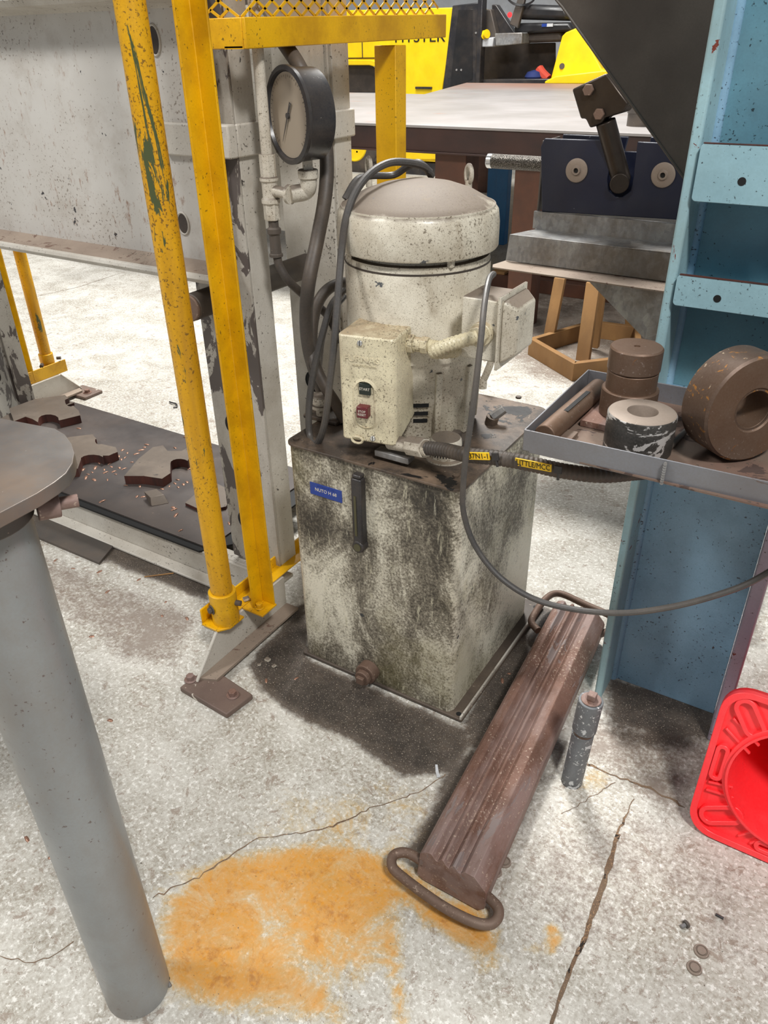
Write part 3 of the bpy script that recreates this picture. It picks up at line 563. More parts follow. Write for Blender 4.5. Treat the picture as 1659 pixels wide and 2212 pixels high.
cable('hydraulic_hose', [PY(760, 612, 1.64), PY(740, 612, 1.60), PY(712, 622, 1.56), PY(690, 648, 1.53), PY(677, 690, 1.51), PY(674, 740, 1.49), PY(682, 790, 1.46), PY(702, 835, 1.45), PY(724, 870, 1.45), PY(745, 910, 1.45)], .0142, M['rubber'], 'black hose curling out from behind the motor beside the switch box', 'hose', 14)
GY = 1.475
cable('gauge_hose', [PY(598, 552, GY), PY(604, 575, GY), PY(622, 605, GY + .01), PY(650, 632, GY + .05), PY(680, 655, GY + .08), PY(712, 688, GY + .1), PY(735, 740, GY + .1)], .0105, M['rubber'], 'thin black hose hanging from the bottom of the gauge pipe', 'hose', 12)
cable('grey_power_cable', [PY(745, 640, 1.64), PY(728, 660, 1.60), PY(708, 690, 1.57), PY(695, 740, 1.54), PY(690, 790, 1.52)], .0072, M['cable'], 'short dark cable half hidden between the hoses and motor')
# ------------------------------------------------------------------ pressure gauge
gp = thing('pressure_gauge', 'large black round pressure gauge on cream pipe fittings beside the press column', 'pressure gauge', PY(590, 480, GY))
az = math.radians(-113); gn = V((math.cos(az), math.sin(az), 0)); gs = V((-gn.y, gn.x, 0))
gc = PY(628, 250, GY); R = .0935
bk = gc - gn * .062
MB().lathe([(R * .9, -.062), (R * .97, -.058), (R * .99, -.002), (R, 0), (R * 1.03, .002), (R * 1.03, .010), (R * .93, .012), (R * .9, .004), (.001, .003)], gc, gn, n=64).build('gauge_case', M['black_paint'], gp)
MB().lathe([(R * .89, .0035), (R * .89, .0048), (.001, .005)], gc, gn, n=48).build('gauge_face', M['glass'], gp)
def gpt(a, r, d=.006): return gc + gn * d + gs * (r * math.cos(a)) + V((0, 0, r * math.sin(a)))
m = MB()
for k in range(41):
    a = math.radians(225 - 270 * k / 40); l = .07 if k % 5 == 0 else .074
    t_ = (gpt(a + .01, .07) - gpt(a, .07)).normalized() * .0006
    m.add([gpt(a, l) - t_, gpt(a, l) + t_, gpt(a, .078) + t_, gpt(a, .078) - t_], [(0, 1, 2, 3)])
m.build('dial_marks', M['interior'], gp)
m = MB(); a = math.radians(-120)
t_ = (gpt(a + .01, .05) - gpt(a, .05)).normalized()
m.add([gpt(a, -.03, .008) + t_ * .004, gpt(a, -.03, .008) - t_ * .004, gpt(a, .06, .008) - t_ * .0006, gpt(a, .06, .008) + t_ * .0006], [(0, 1, 2, 3)])
m.cyl(gpt(0, 0, .005), gpt(0, 0, .010), .006); m.build('needle', M['black_paint'], gp)
st = gc - gn * .034; st.z = gc.z - R
e0 = V((st.x, st.y, PY(648, 382, GY).z))
MB().cyl(st + V((0, 0, .004)), e0, .0145, n=4).build('gauge_stem', M['fit'], gp)
tee = PY(583, 410, GY)
MB().lathe([(.021, 0), (.023, .002), (.023, .018), (.021, .02)], e0 - V((0, 0, .008)), n=28).tube([e0 - V((0, 0, .002)), e0 + V((-.001, 0, -.022)), e0 + V((-.012, 0, -.036)), V((e0.x - .032, GY, tee.z - .006))], .019, 18).cyl(V((e0.x - .028, GY, tee.z - .006)), V((e0.x - .036, GY, tee.z - .006)), .0215).cyl(V((e0.x - .03, GY, tee.z - .006)), tee, .0125).build('pipe_elbow', M['fit'], gp)
pt = PY(546, 60, GY); pxv = tee.x
MB().cyl((pxv, GY, 1.62), (pxv, GY, tee.z), .0125, n=20).build('gauge_pipe', M['fit'], gp)
zz1 = PY(575, 345, GY).z
MB().cyl((pxv, GY, zz1 + .012), (pxv, GY, zz1 - .035), .0185, n=8).cyl((pxv, GY, zz1 - .036), (pxv, GY, zz1 - .045), .015).lathe([(.018, -.032), (.0215, -.028), (.0215, -.02), (.018, -.016), (.018, .016), (.0215, .02), (.0215, .026), (.016, .03)], (pxv, GY, tee.z)).build('pipe_tee', M['fit'], gp)
zn = PY(587, 440, GY).z
MB().cyl((pxv, GY, zn), (pxv, GY, zn - .036), .0195, n=6).build('hex_nut', M['fit'], gp, .001)
zc = zn - .036; ze = PY(598, 554, GY).z
MB().lathe([(.013, ze + .001), (.0165, ze), (.0165, ze + .006), (.0135, ze + .008), (.0125, ze + .05), (.0165, ze + .054), (.0165, ze + .064), (.012, ze + .068), (.012, ze + .085), (.015, ze + .088), (.015, zc)], (pxv + .002, GY, 0), n=20).build('hose_coupling', M['steel_dark'], gp)

# ------------------------------------------------------------------ hydraulic press
pr = thing('hydraulic_press', 'cream steel press frame with chipped paint, low bed and tall columns', 'press', (-2.1, 1.65, 0))
XC0, XC1 = -1.50, -1.31
def column(x0, x1, side):
    s_ = 1 if side > 0 else -1
    out_x = x1 if side > 0 else x0
    # front channel: web towards the viewer, flanges going back
    MB().box(x0, 1.46, .11, x1, 1.468, 2.3).build('front_column', M['press_chip'], pr, .002)
    MB().box(x1 - .009, 1.468, .11, x1, 1.54, 2.3).box(x0, 1.468, .11, x0 + .009, 1.54, 2.3).build('front_column_flange', M['press'], pr, .002)
    MB().box(x0, 1.845, .02, x1 - .008, 1.853, 2.3).build('rear_column', M['press' if side > 0 else 'press_chip'], pr, .002)
    MB().box(x1 - .017, 1.853, .02, x1, 1.93, 2.3).box(x0, 1.853, .02, x0 + .009, 1.93, 2.3).build('rear_column_flange', M['press' if side > 0 else 'press_chip'], pr, .002)
    MB().box(x0 - .012, 1.43, 1.28, x1 + .008, 1.4595, 1.35).box(x1 + .001, 1.4595, 1.28, x1 + .009, 1.545, 1.35).build('column_collar', M['press'], pr, .004)
    MB().box(x0 - .012, 1.835, 1.285, x1 + .001, 1.8445, 1.352).box(x1 + .001, 1.835, 1.285, x1 + .012, 1.935, 1.352).build('column_collar', M['press'], pr, .004)
    # pin holes, pins
    for pz in (.943, ):
        MB().cyl((x0 + .075, 1.36, pz), (x0 + .075, 1.99, pz), .034, n=28).build('bed_pin', M['rust_edge' if 0 else 'steel_dark'], pr, .004)
        MB().cyl((x0 + .075, 1.352, pz), (x0 + .075, 1.361, pz), .0335, n=28).build('pin_end', M['rust_edge'], pr, .003)
    for pz in (.58, .26, 1.75):
        MB().lathe([(.034, 0), (.034, .002), (.036, .002), (.036, 0)], (x0 + .075, 1.844, pz), (0, -1, 0)).build('pin_hole_rim', M['dark'], pr)
        MB().cyl((x0 + .075, 1.8435, pz), (x0 + .075, 1.845, pz), .034).build('pin_hole', M['dark'], pr)
        MB().cyl((x0 + .075, 1.4585, pz), (x0 + .075, 1.4597, pz), .034).build('pin_hole', M['dark'], pr)
column(XC0, XC1, 1); column(-3.30, -3.11, -1)
# upper bed beam: two channels hung across the columns
BZ0, BZ1 = 1.012, 1.60; wy = 1.452
beam = MB().box(-3.40, wy - .010, BZ0, -1.352, wy, BZ1).build('bed_beam_web', M['beam'], pr, .001)
m = MB().prism([(-3.40, wy - .01, BZ0 + .028), (-3.40, wy - .022, BZ0 + .020), (-3.40, wy - .075, BZ0 + .014), (-3.40, wy - .085, BZ0 + .006), (-3.40, wy - .078, BZ0 - .002), (-3.40, wy, BZ0 - .002)], (3.40 - 1.352, 0, 0))
m.build('bed_beam_lower_flange', M['beam_dirt'], pr, .001)
MB().prism([(-3.40, wy - .085, BZ0 + .0125), (-3.40, wy - .089, BZ0 + .004), (-3.40, wy - .084, BZ0 - .006), (-3.40, wy - .075, BZ0 - .003), (-3.40, wy - .075, BZ0 + .0145)], (3.40 - 1.352, 0, 0)).build('bed_beam_toe', M['press'], pr, .001)
MB().prism([(-3.40, wy - .01, BZ1 - .028), (-3.40, wy - .022, BZ1 - .020), (-3.40, wy - .075, BZ1 - .014), (-3.40, wy - .085, BZ1), (-3.40, wy, BZ1)], (3.40 - 1.352, 0, 0)).build('bed_beam_upper_flange', M['press'], pr, .001)
MB().box(-3.40, 1.93, BZ0, -1.352, 1.938, BZ1).box(-3.40, 1.938, BZ0, -1.352, 2.01, BZ0 + .012).build('rear_bed_beam', M['press'], pr, .001)
MB().box(-3.40, 1.55, BZ1 - .01, -1.52, 1.84, BZ1).build('bed_top_plate', M['steel_dark'], pr)
def ovalhole(px, py, rx, rz):
    c_ = PY(px, py, wy - .0102); m = MB()
    P = [(c_.x + rx * math.cos(2 * math.pi * k / 20), wy - .0104, c_.z + rz * math.sin(2 * math.pi * k / 20)) for k in range(20)]
    m.prism(P, (0, -.0006, 0)).build('beam_hole', M['interior'], pr)
    MB().tube([V(p) for p in P], .003, 6, 1, True, False).build('beam_hole_rim', M['press'], pr)
ovalhole(333, 87, .018, .030); ovalhole(396, 483, .019, .026)
# gusset and stay plates between columns near the top
MB().prism([(-1.325, 1.56, 1.62), (-1.325, 1.84, 1.62), (-1.325, 1.84, 1.36)], (-.01, 0, 0)).build('gusset', M['press'], pr, .001)
# floor bed channels
m = MB().box(-3.15, 1.432, .006, -1.285, 1.444, .097); m.box(-3.15, 1.386, .003, -1.30, 1.432, .013); m.box(-3.15, 1.444, .085, -1.285, 1.49, .097)
m.build('base_channel', M['press'], pr, .003)
MB().box(-3.15, 2.0, .006, -1.285, 2.012, .097).build('rear_base_channel', M['press'], pr, .003)
pl = MB(); 
MB().box(-3.04, 1.449, .098, -1.60, 2.03, .108).build('bed_plate', M['bed'], pr, .001)
m = MB().prism([(-3.0, 1.42, .095), (-1.62, 1.425, .095), (-1.53, 1.54, .095), (-1.53, 1.9, .095), (-3.0, 1.9, .095)], (0, 0, .007)); m.build('rubber_underlay', M['dark'], pr)
for x in (-1.52, -1.4): pass
# outriggers with foot plates
def outrigger(x, y0, y1, ydir, nm='outrigger'):
    # web facing +X, flange towards +X at the floor
    ya, yb = (y0, y1) if ydir < 0 else (y1, y0)    # ya = outer end
    s_ = -1 if ydir < 0 else 1
    m = MB().prism([(x, ya, .018), (x, ya - s_ * .10, .125), (x, yb, .125), (x, yb, .018)], (-.008, 0, 0))
    m.build(nm + '_web', M['press'], pr, .001)
    m = MB().prism([(x, ya - s_ * .01, .017), (x + .045, ya - s_ * .03, .017), (x + .045, yb, .017), (x, yb, .017)], (0, 0, .009)); m.build(nm + '_flange', M['beam_dirt'], pr, .001)
    MB().prism([(x - .008, ya - s_ * .10, .118), (x - .05, ya - s_ * .10, .118), (x - .05, yb, .118), (x - .008, yb, .118)], (0, 0, .008)).build(nm + '_top', M['press'], pr, .001)
    MB().tube([(x + .001, ya, .02), (x + .001, ya - s_ * .05, .074), (x + .001, ya - s_ * .098, .126)], .003, 6, 4, False, False).build('weld_bead', M['press'], pr)
outrigger(-1.272, 1.035, 1.43, -1); outrigger(-3.28, 2.02, 2.30, 1)
f0, f1, f2, f3 = PZ(388, 1484, .018), PZ(489, 1543, .018), PZ(546, 1500, .018), PZ(452, 1438, .018)
MB().prism([f0, f1, f2, f3], (0, 0, -.017)).build('foot_plate', M['foot'], pr, .003)
for px, py in ((503, 1502), (412, 1468)):
    p = PZ(px, py, .018); mm = hexbolt(p, (0, 0, 1), .0115, .013); mm.build('anchor_bolt', M['rust'], pr, .001)
MB().box(-3.32, 2.23, .001, -3.17, 2.34, .016).build('foot_plate', M['foot'], pr, .003)
hexbolt(V((-3.21, 2.28, .016)), (0, 0, 1), .014, .014).build('anchor_bolt', M['rust'], pr, .001)

# ------------------------------------------------------------------ guards
gd = thing('safety_guard', 'yellow guard frame of pipe and angle posts bolted to the press foot by the tank', 'guard', (-1.25, 1.3, .13))
px_, py_ = PZ(489, 1338, .132).x, PZ(489, 1338, .132).y
RZ = .1265
MB().cyl((px_, py_, RZ + .006), (px_, py_, 2.3), .0295, n=40).build('pipe_post', M['yellow_worn'], gd)
MB().lathe([(.0375, RZ + .006), (.0375, .232), (.034, .234), (.0305, .234)], (px_, py_, 0), n=40).build('post_sleeve', M['yellow'], gd)
lv = PZ(568, 1296, .134)
MB().prism([(px_ - .046, py_ - .050, RZ), (px_ + .012, py_ - .050, RZ), (px_ + .034, py_ - .02, RZ), (px_ + .034, py_ + .036, RZ), (px_ - .046, py_ + .036, RZ)], (0, 0, .006)).build('pipe_mounting_plate', M['yellow'], gd, .001)
MB().prism([(lv.x - .03, lv.y - .056, RZ), (lv.x + .044, lv.y - .056, RZ), (lv.x + .044, lv.y + .008, RZ), (lv.x - .03, lv.y + .008, RZ)], (0, 0, .006)).build('angle_clip', M['yellow'], gd, .001)
MB().box(px_ - .052, py_ + .04, RZ, px_ - .046, lv.y + .34, RZ + .036).box(px_ - .046, py_ + .04, RZ, px_ - .0, lv.y + .34, RZ + .004).build('mounting_angle', M['yellow'], gd, .001)
MB().box(px_ - .052, py_ - .045, RZ, px_ - .046, py_ + .0, RZ + .05).build('plate_upstand', M['yellow'], gd, .003)
an = math.radians(-75); n_ = V((math.cos(an + .0) * .2 - .35, math.sin(an), 0)).normalized()
hexbolt(V((px_, py_, RZ + .06)) + n_ * .037, n_, .0095, .008).build('clamp_bolt', M['steel_dark'], gd, .001)
n2_ = V((1, .3, 0)).normalized(); MB().cyl(V((px_, py_, RZ + .072)) + n2_ * .03, V((px_, py_, RZ + .072)) + n2_ * .052, .008, n=10).build('clamp_bolt', M['steel_dark'], gd)
# angle post, open to the viewer
x0, y0 = lv.x, lv.y
m = MB().prism([(x0, y0, RZ + .006), (x0, y0 - .042, RZ + .006), (x0 - .006, y0 - .042, RZ + .006), (x0 - .006, y0 + .006, RZ + .006), (x0 + .041, y0 + .006, RZ + .006), (x0 + .041, y0, RZ + .006)], (0, 0, 2.2))
m.build('angle_post', M['yellow'], gd, .0015)
hexbolt(V((x0 + .012, y0 - .03, RZ + .006)), (0, 0, 1), .010, .012).build('angle_clip_bolt', M['yellow'], gd, .001)
# shelf bar box and expanded mesh
GX = -1.2
MB().hexa([(GX - .009, 1.402, 1.494), (GX, 1.402, 1.494), (GX, 2.262, 1.511), (GX - .009, 2.262, 1.511)], [(GX - .009, 1.402, 1.549), (GX, 1.402, 1.549), (GX, 2.262, 1.566), (GX - .009, 2.262, 1.566)]).build('guard_bar', M['yellow'], gd, .002)
cz = PY(452, 75, 1.402)
MB().box(cz.x - .03, 1.402, 1.494, GX - .0095, 1.411, 1.549).build('guard_bar_return', M['yellow'], gd, .002)
MB().hexa([(GX - .06, 1.402, 1.494), (GX - .009, 1.402, 1.494), (GX - .009, 2.262, 1.511), (GX - .06, 2.262, 1.511)], [(GX - .06, 1.402, 1.499), (GX - .009, 1.402, 1.499), (GX - .009, 2.262, 1.516), (GX - .06, 2.262, 1.516)]).build('guard_bar_flange', M['yellow'], gd)
yr0, yr1 = PX(848, 200, -1.2).y, PX(893, 200, -1.2).y
MB().box(GX - .075, 2.0, .02, GX - .009, 2.055, 1.495).build('rear_post', M['yellow'], gd, .002)
MB().box(GX - .1, 1.965, .004, GX + .03, 2.09, .02).build('rear_post_foot', M['yellow'], gd, .002)
def mesh_panel(org, u, length, height, dirn):
    m = MB(); u = V(u); n_ = V(dirn) * .0012; lw, sw = .05, .0145; nu = int(length / lw); nv = int(height / sw)
    def bar(a, b, wdt=.0027):
        t_ = (b - a).normalized(); s_ = t_.cross(V(dirn)).normalized() * wdt
        m.add([a - s_ - n_, a + s_ - n_, b + s_ - n_, b - s_ - n_, a - s_ + n_, a + s_ + n_, b + s_ + n_, b - s_ + n_], [(0, 1, 2, 3), (7, 6, 5, 4), (0, 4, 5, 1), (3, 2, 6, 7), (1, 5, 6, 2), (0, 3, 7, 4)])
    for j in range(nv):
        for i in range(nu):
            b_ = org + u * (i * lw + (lw / 2 if j % 2 else 0)) + V((0, 0, j * sw))
            if (i + 1.01) * lw + (lw / 2 if j % 2 else 0) > length: continue
            bar(b_, b_ + u * lw / 2 + V((0, 0, sw)), .0027); bar(b_ + u * lw / 2 + V((0, 0, sw)), b_ + u * lw, .0027) if 0 else bar(b_ + u * lw, b_ + u * lw / 2 + V((0, 0, sw)), .0027)
    return m
mesh_panel(V((GX - .012, 1.408, 1.549)), (0, 1, .02), .85, .30, (1, 0, 0)).build('expanded_mesh', M['yellow'], gd)
mesh_panel(V((cz.x - .02, 1.408, 1.549)), (1, 0, 0), .11, .30, (0, -1, 0)).build('expanded_mesh', M['yellow'], gd)
# far guard at the left end of the press
g2 = thing('safety_guard', 'yellow guard posts on the far left press foot beneath the beam', 'guard', (-3.32, 2.1, .13))
pa = PX(110, 790, -3.25)
def slant(a, b, r, n=28): return MB().cyl(a, b, r, n=n)
bx = -3.335
MB().prism([(bx + .045, 1.985, .126), (bx + .045, 2.255, .126), (bx + .045, 2.255, .186), (bx + .045, 1.985, .186)], (-.006, 0, 0)).box(bx - .04, 1.985, .1262, bx + .039, 2.255, .132).build('mounting_plate', M['yellow'], g2, .002)
MB().cyl((bx, 2.185, .132), (bx, 2.185, 2.2), .027, n=28).build('pipe_post', M['yellow_worn'], g2)
MB().cyl((bx, 2.185, .132), (bx, 2.185, .23), .034, n=28).build('post_sleeve', M['yellow'], g2, .002)
MB().cyl((bx + .02, 2.14, .19), (bx + .04, 2.12, .19), .009, n=8).cyl((bx + .03, 2.22, .2), (bx + .045, 2.232, .2), .008, n=8).build('clamp_bolt', M['steel_dark'], g2)
MB().box(bx - .012, 2.0, .132, bx - .006, 2.07, 2.2).box(bx - .006, 2.064, .132, bx + .046, 2.07, 2.2).build('angle_post', M['yellow'], g2, .001)
hexbolt(V((bx + .03, 2.04, .132)), (0, 0, 1), .012, .03).build('angle_clip_bolt', M['yellow'], g2)

# ------------------------------------------------------------------ parts lying on the press bed
BP = .1085
def cutpart(name, outline, th, z0, label, cat, group=None, mat=None):
    P = [PZ(x, y, z0 + th) for x, y in outline]
    body = thing(name, label, cat, V((sum(p.x for p in P) / len(P), sum(p.y for p in P) / len(P), z0)), group)
    MB().prism([p - V((0, 0, .0008)) for p in P], (0, 0, -(th - .0008))).build('cut_edge', M['rust_red'], body)
    MB().prism(P, (0, 0, -.0007)).build('top_face', mat or M['plate_top'], body)
    return body
def arc(c, r, a0, a1, n=5, ry=None): return [(c[0] + r * math.cos(math.radians(a0 + (a1 - a0) * k / n)), c[1] + (ry or r) * math.sin(math.radians(a0 + (a1 - a0) * k / n))) for k in range(n + 1)]
cutpart('notched_steel_plate', [(20, 882), (75, 862), (140, 853), (148, 860)] + arc((152, 866), 12, 190, 60, 5, 12) + [(170, 887), (173, 897), (128, 908)] + arc((105, 905), 22, 10, -165, 6, 10)[::1] + [(82, 912), (70, 905), (55, 900), (30, 910)], .035, BP, 'thick notched steel plate at the far end of the press bed', 'steel plate', 'notched plates on the press bed')
cutpart('notched_steel_plate', [(100, 960), (150, 944), (200, 938), (208, 948)] + arc((214, 952), 9, 200, 60, 4, 8) + [(250, 966), (254, 976), (235, 984), (222, 984)] + arc((200, 992), 26, -30, -190, 6, 10) + [(168, 1012), (110, 1018)], .035, BP, 'thick notched steel plate lying between the round stand top and the small block', 'steel plate', 'notched plates on the press bed')
cutpart('notched_steel_plate', [(268, 1028), (300, 990), (330, 966), (352, 962), (362, 974), (392, 974), (408, 966), (420, 978), (408, 990)] + arc((388, 1000), 20, -30, -185, 6, 9) + [(368, 1022), (350, 1034), (310, 1028)], .035, BP, 'thick notched steel plate lying beside the yellow pipe post', 'steel plate', 'notched plates on the press bed')
cutpart('thin_steel_offcut', [(0, 905), (20, 893), (75, 868), (130, 860), (160, 870), (60, 905), (30, 915), (0, 925)], .012, BP - .0, 'flat grey steel piece under the far notched plate', 'steel offcut')
cutpart('thin_steel_offcut', [(400, 1086), (430, 1060), (470, 1045), (508, 1064), (488, 1094), (440, 1104)], .012, BP, 'dark flat offcut half hidden behind the yellow angle post', 'steel offcut')
p = [PZ(311, 1062, BP + .026), PZ(325, 1075, BP + .026), PZ(354, 1068, BP + .026), PZ(338, 1056, BP + .026)]
q4 = [PZ(317, 1078, BP), PZ(327, 1094, BP), PZ(365, 1087, BP), PZ(345, 1070, BP)]
tag(MB().hexa(q4, p).build('steel_wedge_block', M['plate_top'], None, .001), 'small wedge shaped steel block near the front edge of the press bed', 'steel block')
# shavings
def chip_mesh(s_):
    m = MB(); n_ = 5
    for k in range(n_ + 1):
        a = -1.0 + 2.0 * k / n_; m.v += [V((s_ * math.sin(a), -s_ * .4 * (1 - abs(a) * .4), s_ * .45 * math.cos(a) + .001)), V((s_ * math.sin(a), s_ * .4 * (1 - abs(a) * .3), s_ * .45 * math.cos(a) * .8 + .001))]
    m.f += [(2 * k, 2 * k + 1, 2 * k + 3, 2 * k + 2) for k in range(n_)]; return m
proto = chip_mesh(.0085).build('metal_shaving', M['copper']); sol = proto.modifiers.new('s', 'SOLIDIFY'); sol.thickness = .0012
def putchip(k, px, py, z, s_=1.0, lab=None, grp='copper coloured shavings on the press bed'):
    o = proto if k == 0 else proto.copy()
    if k: sc.collection.objects.link(o)
    p = PZ(px, py, z); o.location = (p.x, p.y, z - s_ * .001); o.rotation_euler = (0, 0, random.uniform(0, 6.28)); o.scale = (s_ * random.uniform(.8, 1.4), s_, s_)
    return tag(o, lab or 'tiny curled copper coloured shaving on the dark press bed', 'shaving', grp)
spots = [(256, 985), (262, 992), (270, 988), (240, 1008), (246, 1018), (225, 1014), (206, 1010), (190, 1024), (203, 1036), (232, 1036), (186, 1031), (285, 998), (295, 980), (305, 972), (312, 966), (221, 1082), (296, 1072), (309, 1073), (272, 1048), (302, 1050), (350, 1056), (378, 967), (400, 944), (378, 1044), (384, 1036), (396, 1046), (404, 1041), (366, 1050), (376, 1100), (374, 1096), (380, 1112), (390, 1145), (214, 1000), (236, 1002), (258, 1010), (268, 1012), (250, 1024), (495, 1130), (500, 1112), (508, 1105), (170, 925), (275, 978), (340, 1048), (385, 1052), (228, 1020), (180, 1014), (199, 1020), (410, 1012), (317, 960), (265, 972)]
for k, (x, y) in enumerate(spots): putchip(k, x, y, BP + .0005, random.uniform(.9, 1.7))
where = ['beside the dark strip near the pedestal leg', 'under the welding rod', 'right beside the pedestal leg top', 'in the open floor below the welding rod', 'just left of the yellow sleeve', 'close by the foot plate beam end', 'alone on bright floor right of the pedestal leg', 'at the far left edge of the frame', 'touching the shadow side of the pedestal leg', 'a little left of the yellow sleeve', 'between welding rod and pedestal leg', 'in the brown patch beside the pedestal leg', 'on the oily floor by the foot beam', 'on the oily floor before the tank', 'between tank flange and grooved block', 'in the gap beside the tank flange edge']
for k, (x, y) in enumerate([(158, 1228), (300, 1252), (120, 1210), (232, 1278), (358, 1300), (404, 1336), (238, 1556), (58, 1812), (110, 1850), (350, 1330), (215, 1235), (198, 1375), (575, 1470), (640, 1465), (1100, 1455), (1085, 1470)]):
    putchip(1, x, y, .0003, random.uniform(.9, 1.5), 'tiny brown curled shaving ' + where[k], 'brown shavings on the concrete floor')
# loose plate on the floor in front of the press
tag(MB().prism([PZ(78, 1130, .011), PZ(105, 1117, .011), PZ(247, 1176, .011), PZ(214, 1215, .011), PZ(78, 1158, .011)], (0, 0, -.0105)).build('flat_steel_offcut', M['steel_dark'], None, .001), 'dark flat steel strip on the floor beside the pedestal stand', 'steel offcut')
tag(MB().cyl(PZ(312, 1246, .003), PZ(375, 1238, .003), .0022, n=8).build('welding_rod', M['wood']), 'thin brown welding rod lying on the floor before the press', 'rod')
tag(MB().tube([PZ(366, 868, .006), PZ(372, 870, .008), PZ(380, 872, .006), PZ(382, 878, .006), PZ(374, 880, .006)], .0035, 8, 4).build('bent_wire_clip', M['black_paint']), 'small black bent clip on the bright floor behind the press bed', 'clip')

# ------------------------------------------------------------------ pedestal stand (front left)
sd_ = thing('pedestal_stand', 'grey pipe leg stand with flat steel top plate in left foreground', 'stand', (-.812, .393, 0))
LX, LY = -.812, .393
MB().lathe([(.052, .0), (.057, .006), (.057, 1.055)], (LX, LY, 0), n=64).build('pipe_leg', M['grey_leg'], sd_)
PT = 1.08
out = [(x, y) for x, y in [(-1.25, .527)]]
pp = []
for px, py in [(0, 903), (80, 918), (118, 925), (140, 938), (155, 958), (161, 978), (157, 1000), (143, 1022), (119, 1041), (80, 1066), (0, 1108)]:
    P_ = PZ(px, py, PT); pp.append((P_.x, P_.y))
pp = [(-1.2, .515)] + pp + [(-.715, .27), (-.75, .2), (-1.2, .2)]
slab(pp, PT - .017, PT).build('top_plate', M['mill_plate'], sd_, .001)
MB().cyl((LX, LY, 1.03), (LX, LY, PT - .0172), .062, n=40).build('top_collar', M['steel_dark'], sd_, .002)
pb = V((LX + .05, LY + .045, 1.04))
MB().cyl(pb, pb + V((.012, .022, -.002)), .016, n=16).cyl(pb + V((.012, .022, -.002)), pb + V((.024, .04, -.003)), .008, n=12).build('set_screw', M['rust'], sd_, .001)

# ------------------------------------------------------------------ ribbed steel die block
db = thing('steel_die_block', 'long rusty grooved steel block with bent bar handles lying on the floor', 'die block', (-.49, 1.32, 0))
DZ = .105
F0, F1 = PZ(900, 1832, DZ), PZ(1050, 1905, DZ); B0_, B1_ = PZ(1178, 1318, DZ), PZ(1310, 1330, DZ)
yf, yb = (F0.y + F1.y) / 2, 1.775
xl, xr = F0.x, F1.x + .004; sk = (B0_.x - F0.x)
W_ = xr - xl
def sect(x0, y):
    P = [(0, .018), (.006, DZ - .018), (.014, DZ - .006), (.026, DZ), (.033, DZ)]
    for c_, r_, d_ in ((.046, .012, .014), (.072, .012, .016), (.098, .012, .014)):
        P += [(c_ - r_, DZ - .001), (c_ - r_ * .5, DZ - d_ * .7), (c_, DZ - d_), (c_ + r_ * .4, DZ - d_ * .4), (c_ + r_ * .8, DZ)]
    P += [(W_ - .028, DZ), (W_ - .003, DZ - .028), (W_, DZ - .035), (W_ - .002, .02), (W_ - .014, .005), (.012, .005)]
    return [V((x0 + a, y, b)) for a, b in P]
A_ = sect(xl, yf); n = len(A_); B_ = sect(xl + sk, yb)
m = MB(); S = 10; vs = []
for k in range(S + 1): vs += [a.lerp(b, k / S) for a, b in zip(A_, B_)]
m.add(vs, [list(range(n)), list(range(S * n + n - 1, S * n - 1, -1))] + [(k * n + i, k * n + (i + 1) % n, (k + 1) * n + (i + 1) % n, (k + 1) * n + i) for k in range(S) for i in range(n)])
m.build('grooved_block', M['rust'], db, .0012, 25)
hz = .05
fh = [V((xl + .012, yf + .01, hz)), V((xl - .03, yf + .012, hz - .002)), V((xl - .052, yf - .004, hz - .004)), V((xl - .046, yf - .026, hz - .004)), V((xl - .02, yf - .038, hz - .004)), V(((xl + xr) / 2, yf - .050, hz - .006)), V((xr - .01, yf - .046, hz - .010)), V((xr + .022, yf - .034, hz - .012)), V((xr + .032, yf - .014, hz - .012)), V((xr + .024, yf + .006, hz - .010)), V((xr - .008, yf + .018, hz - .01))]
MB().tube(fh, .0105, 16, 8).build('bar_handle', M['rust_edge'], db)
xb = xl + sk
bh = [V((xb - .004, yb - .10, hz)), V((xb - .035, yb - .075, hz)), V((xb - .042, yb - .03, hz)), V((xb - .042, yb + .04, hz)), V((xb - .03, yb + .085, hz)), V((xb + .0, yb + .098, hz)), V((xb + .07, yb + .085, hz)), V((xb + .15, yb + .072, hz)), V((xb + .172, yb + .05, hz)), V((xb + .168, yb - .0, hz)), V((xb + .14, yb - .04, hz))]
MB().tube(bh, .0105, 16, 8).build('bar_handle', M['rust_edge'], db)

# floor stub pipe
b0_, b1_ = V((-.289, 1.262, 0)), PZ(1277, 1512, .272)
sp_ = thing('conduit_stub', 'grey capped conduit stub standing up from the floor beside the die block', 'pipe stub', b0_)
MB().cyl(b0_, b0_.lerp(b1_, .62), .0245, n=32).build('pipe_body', M['stub'], sp_)
MB().cyl(b0_.lerp(b1_, .62), b0_.lerp(b1_, .66), .022, n=32).build('thread', M['rust_edge'], sp_)
MB().cyl(b0_.lerp(b1_, .66), b1_, .027, n=32).build('coupling', M['stub'], sp_, .002)
MB().cyl(b1_, b1_ + V((0, 0, .003)), .022, n=32).box(b1_.x - .008, b1_.y - .009, b1_.z + .003, b1_.x + .01, b1_.y + .009, b1_.z + .019).build('square_plug', M['rust'], sp_, .002)

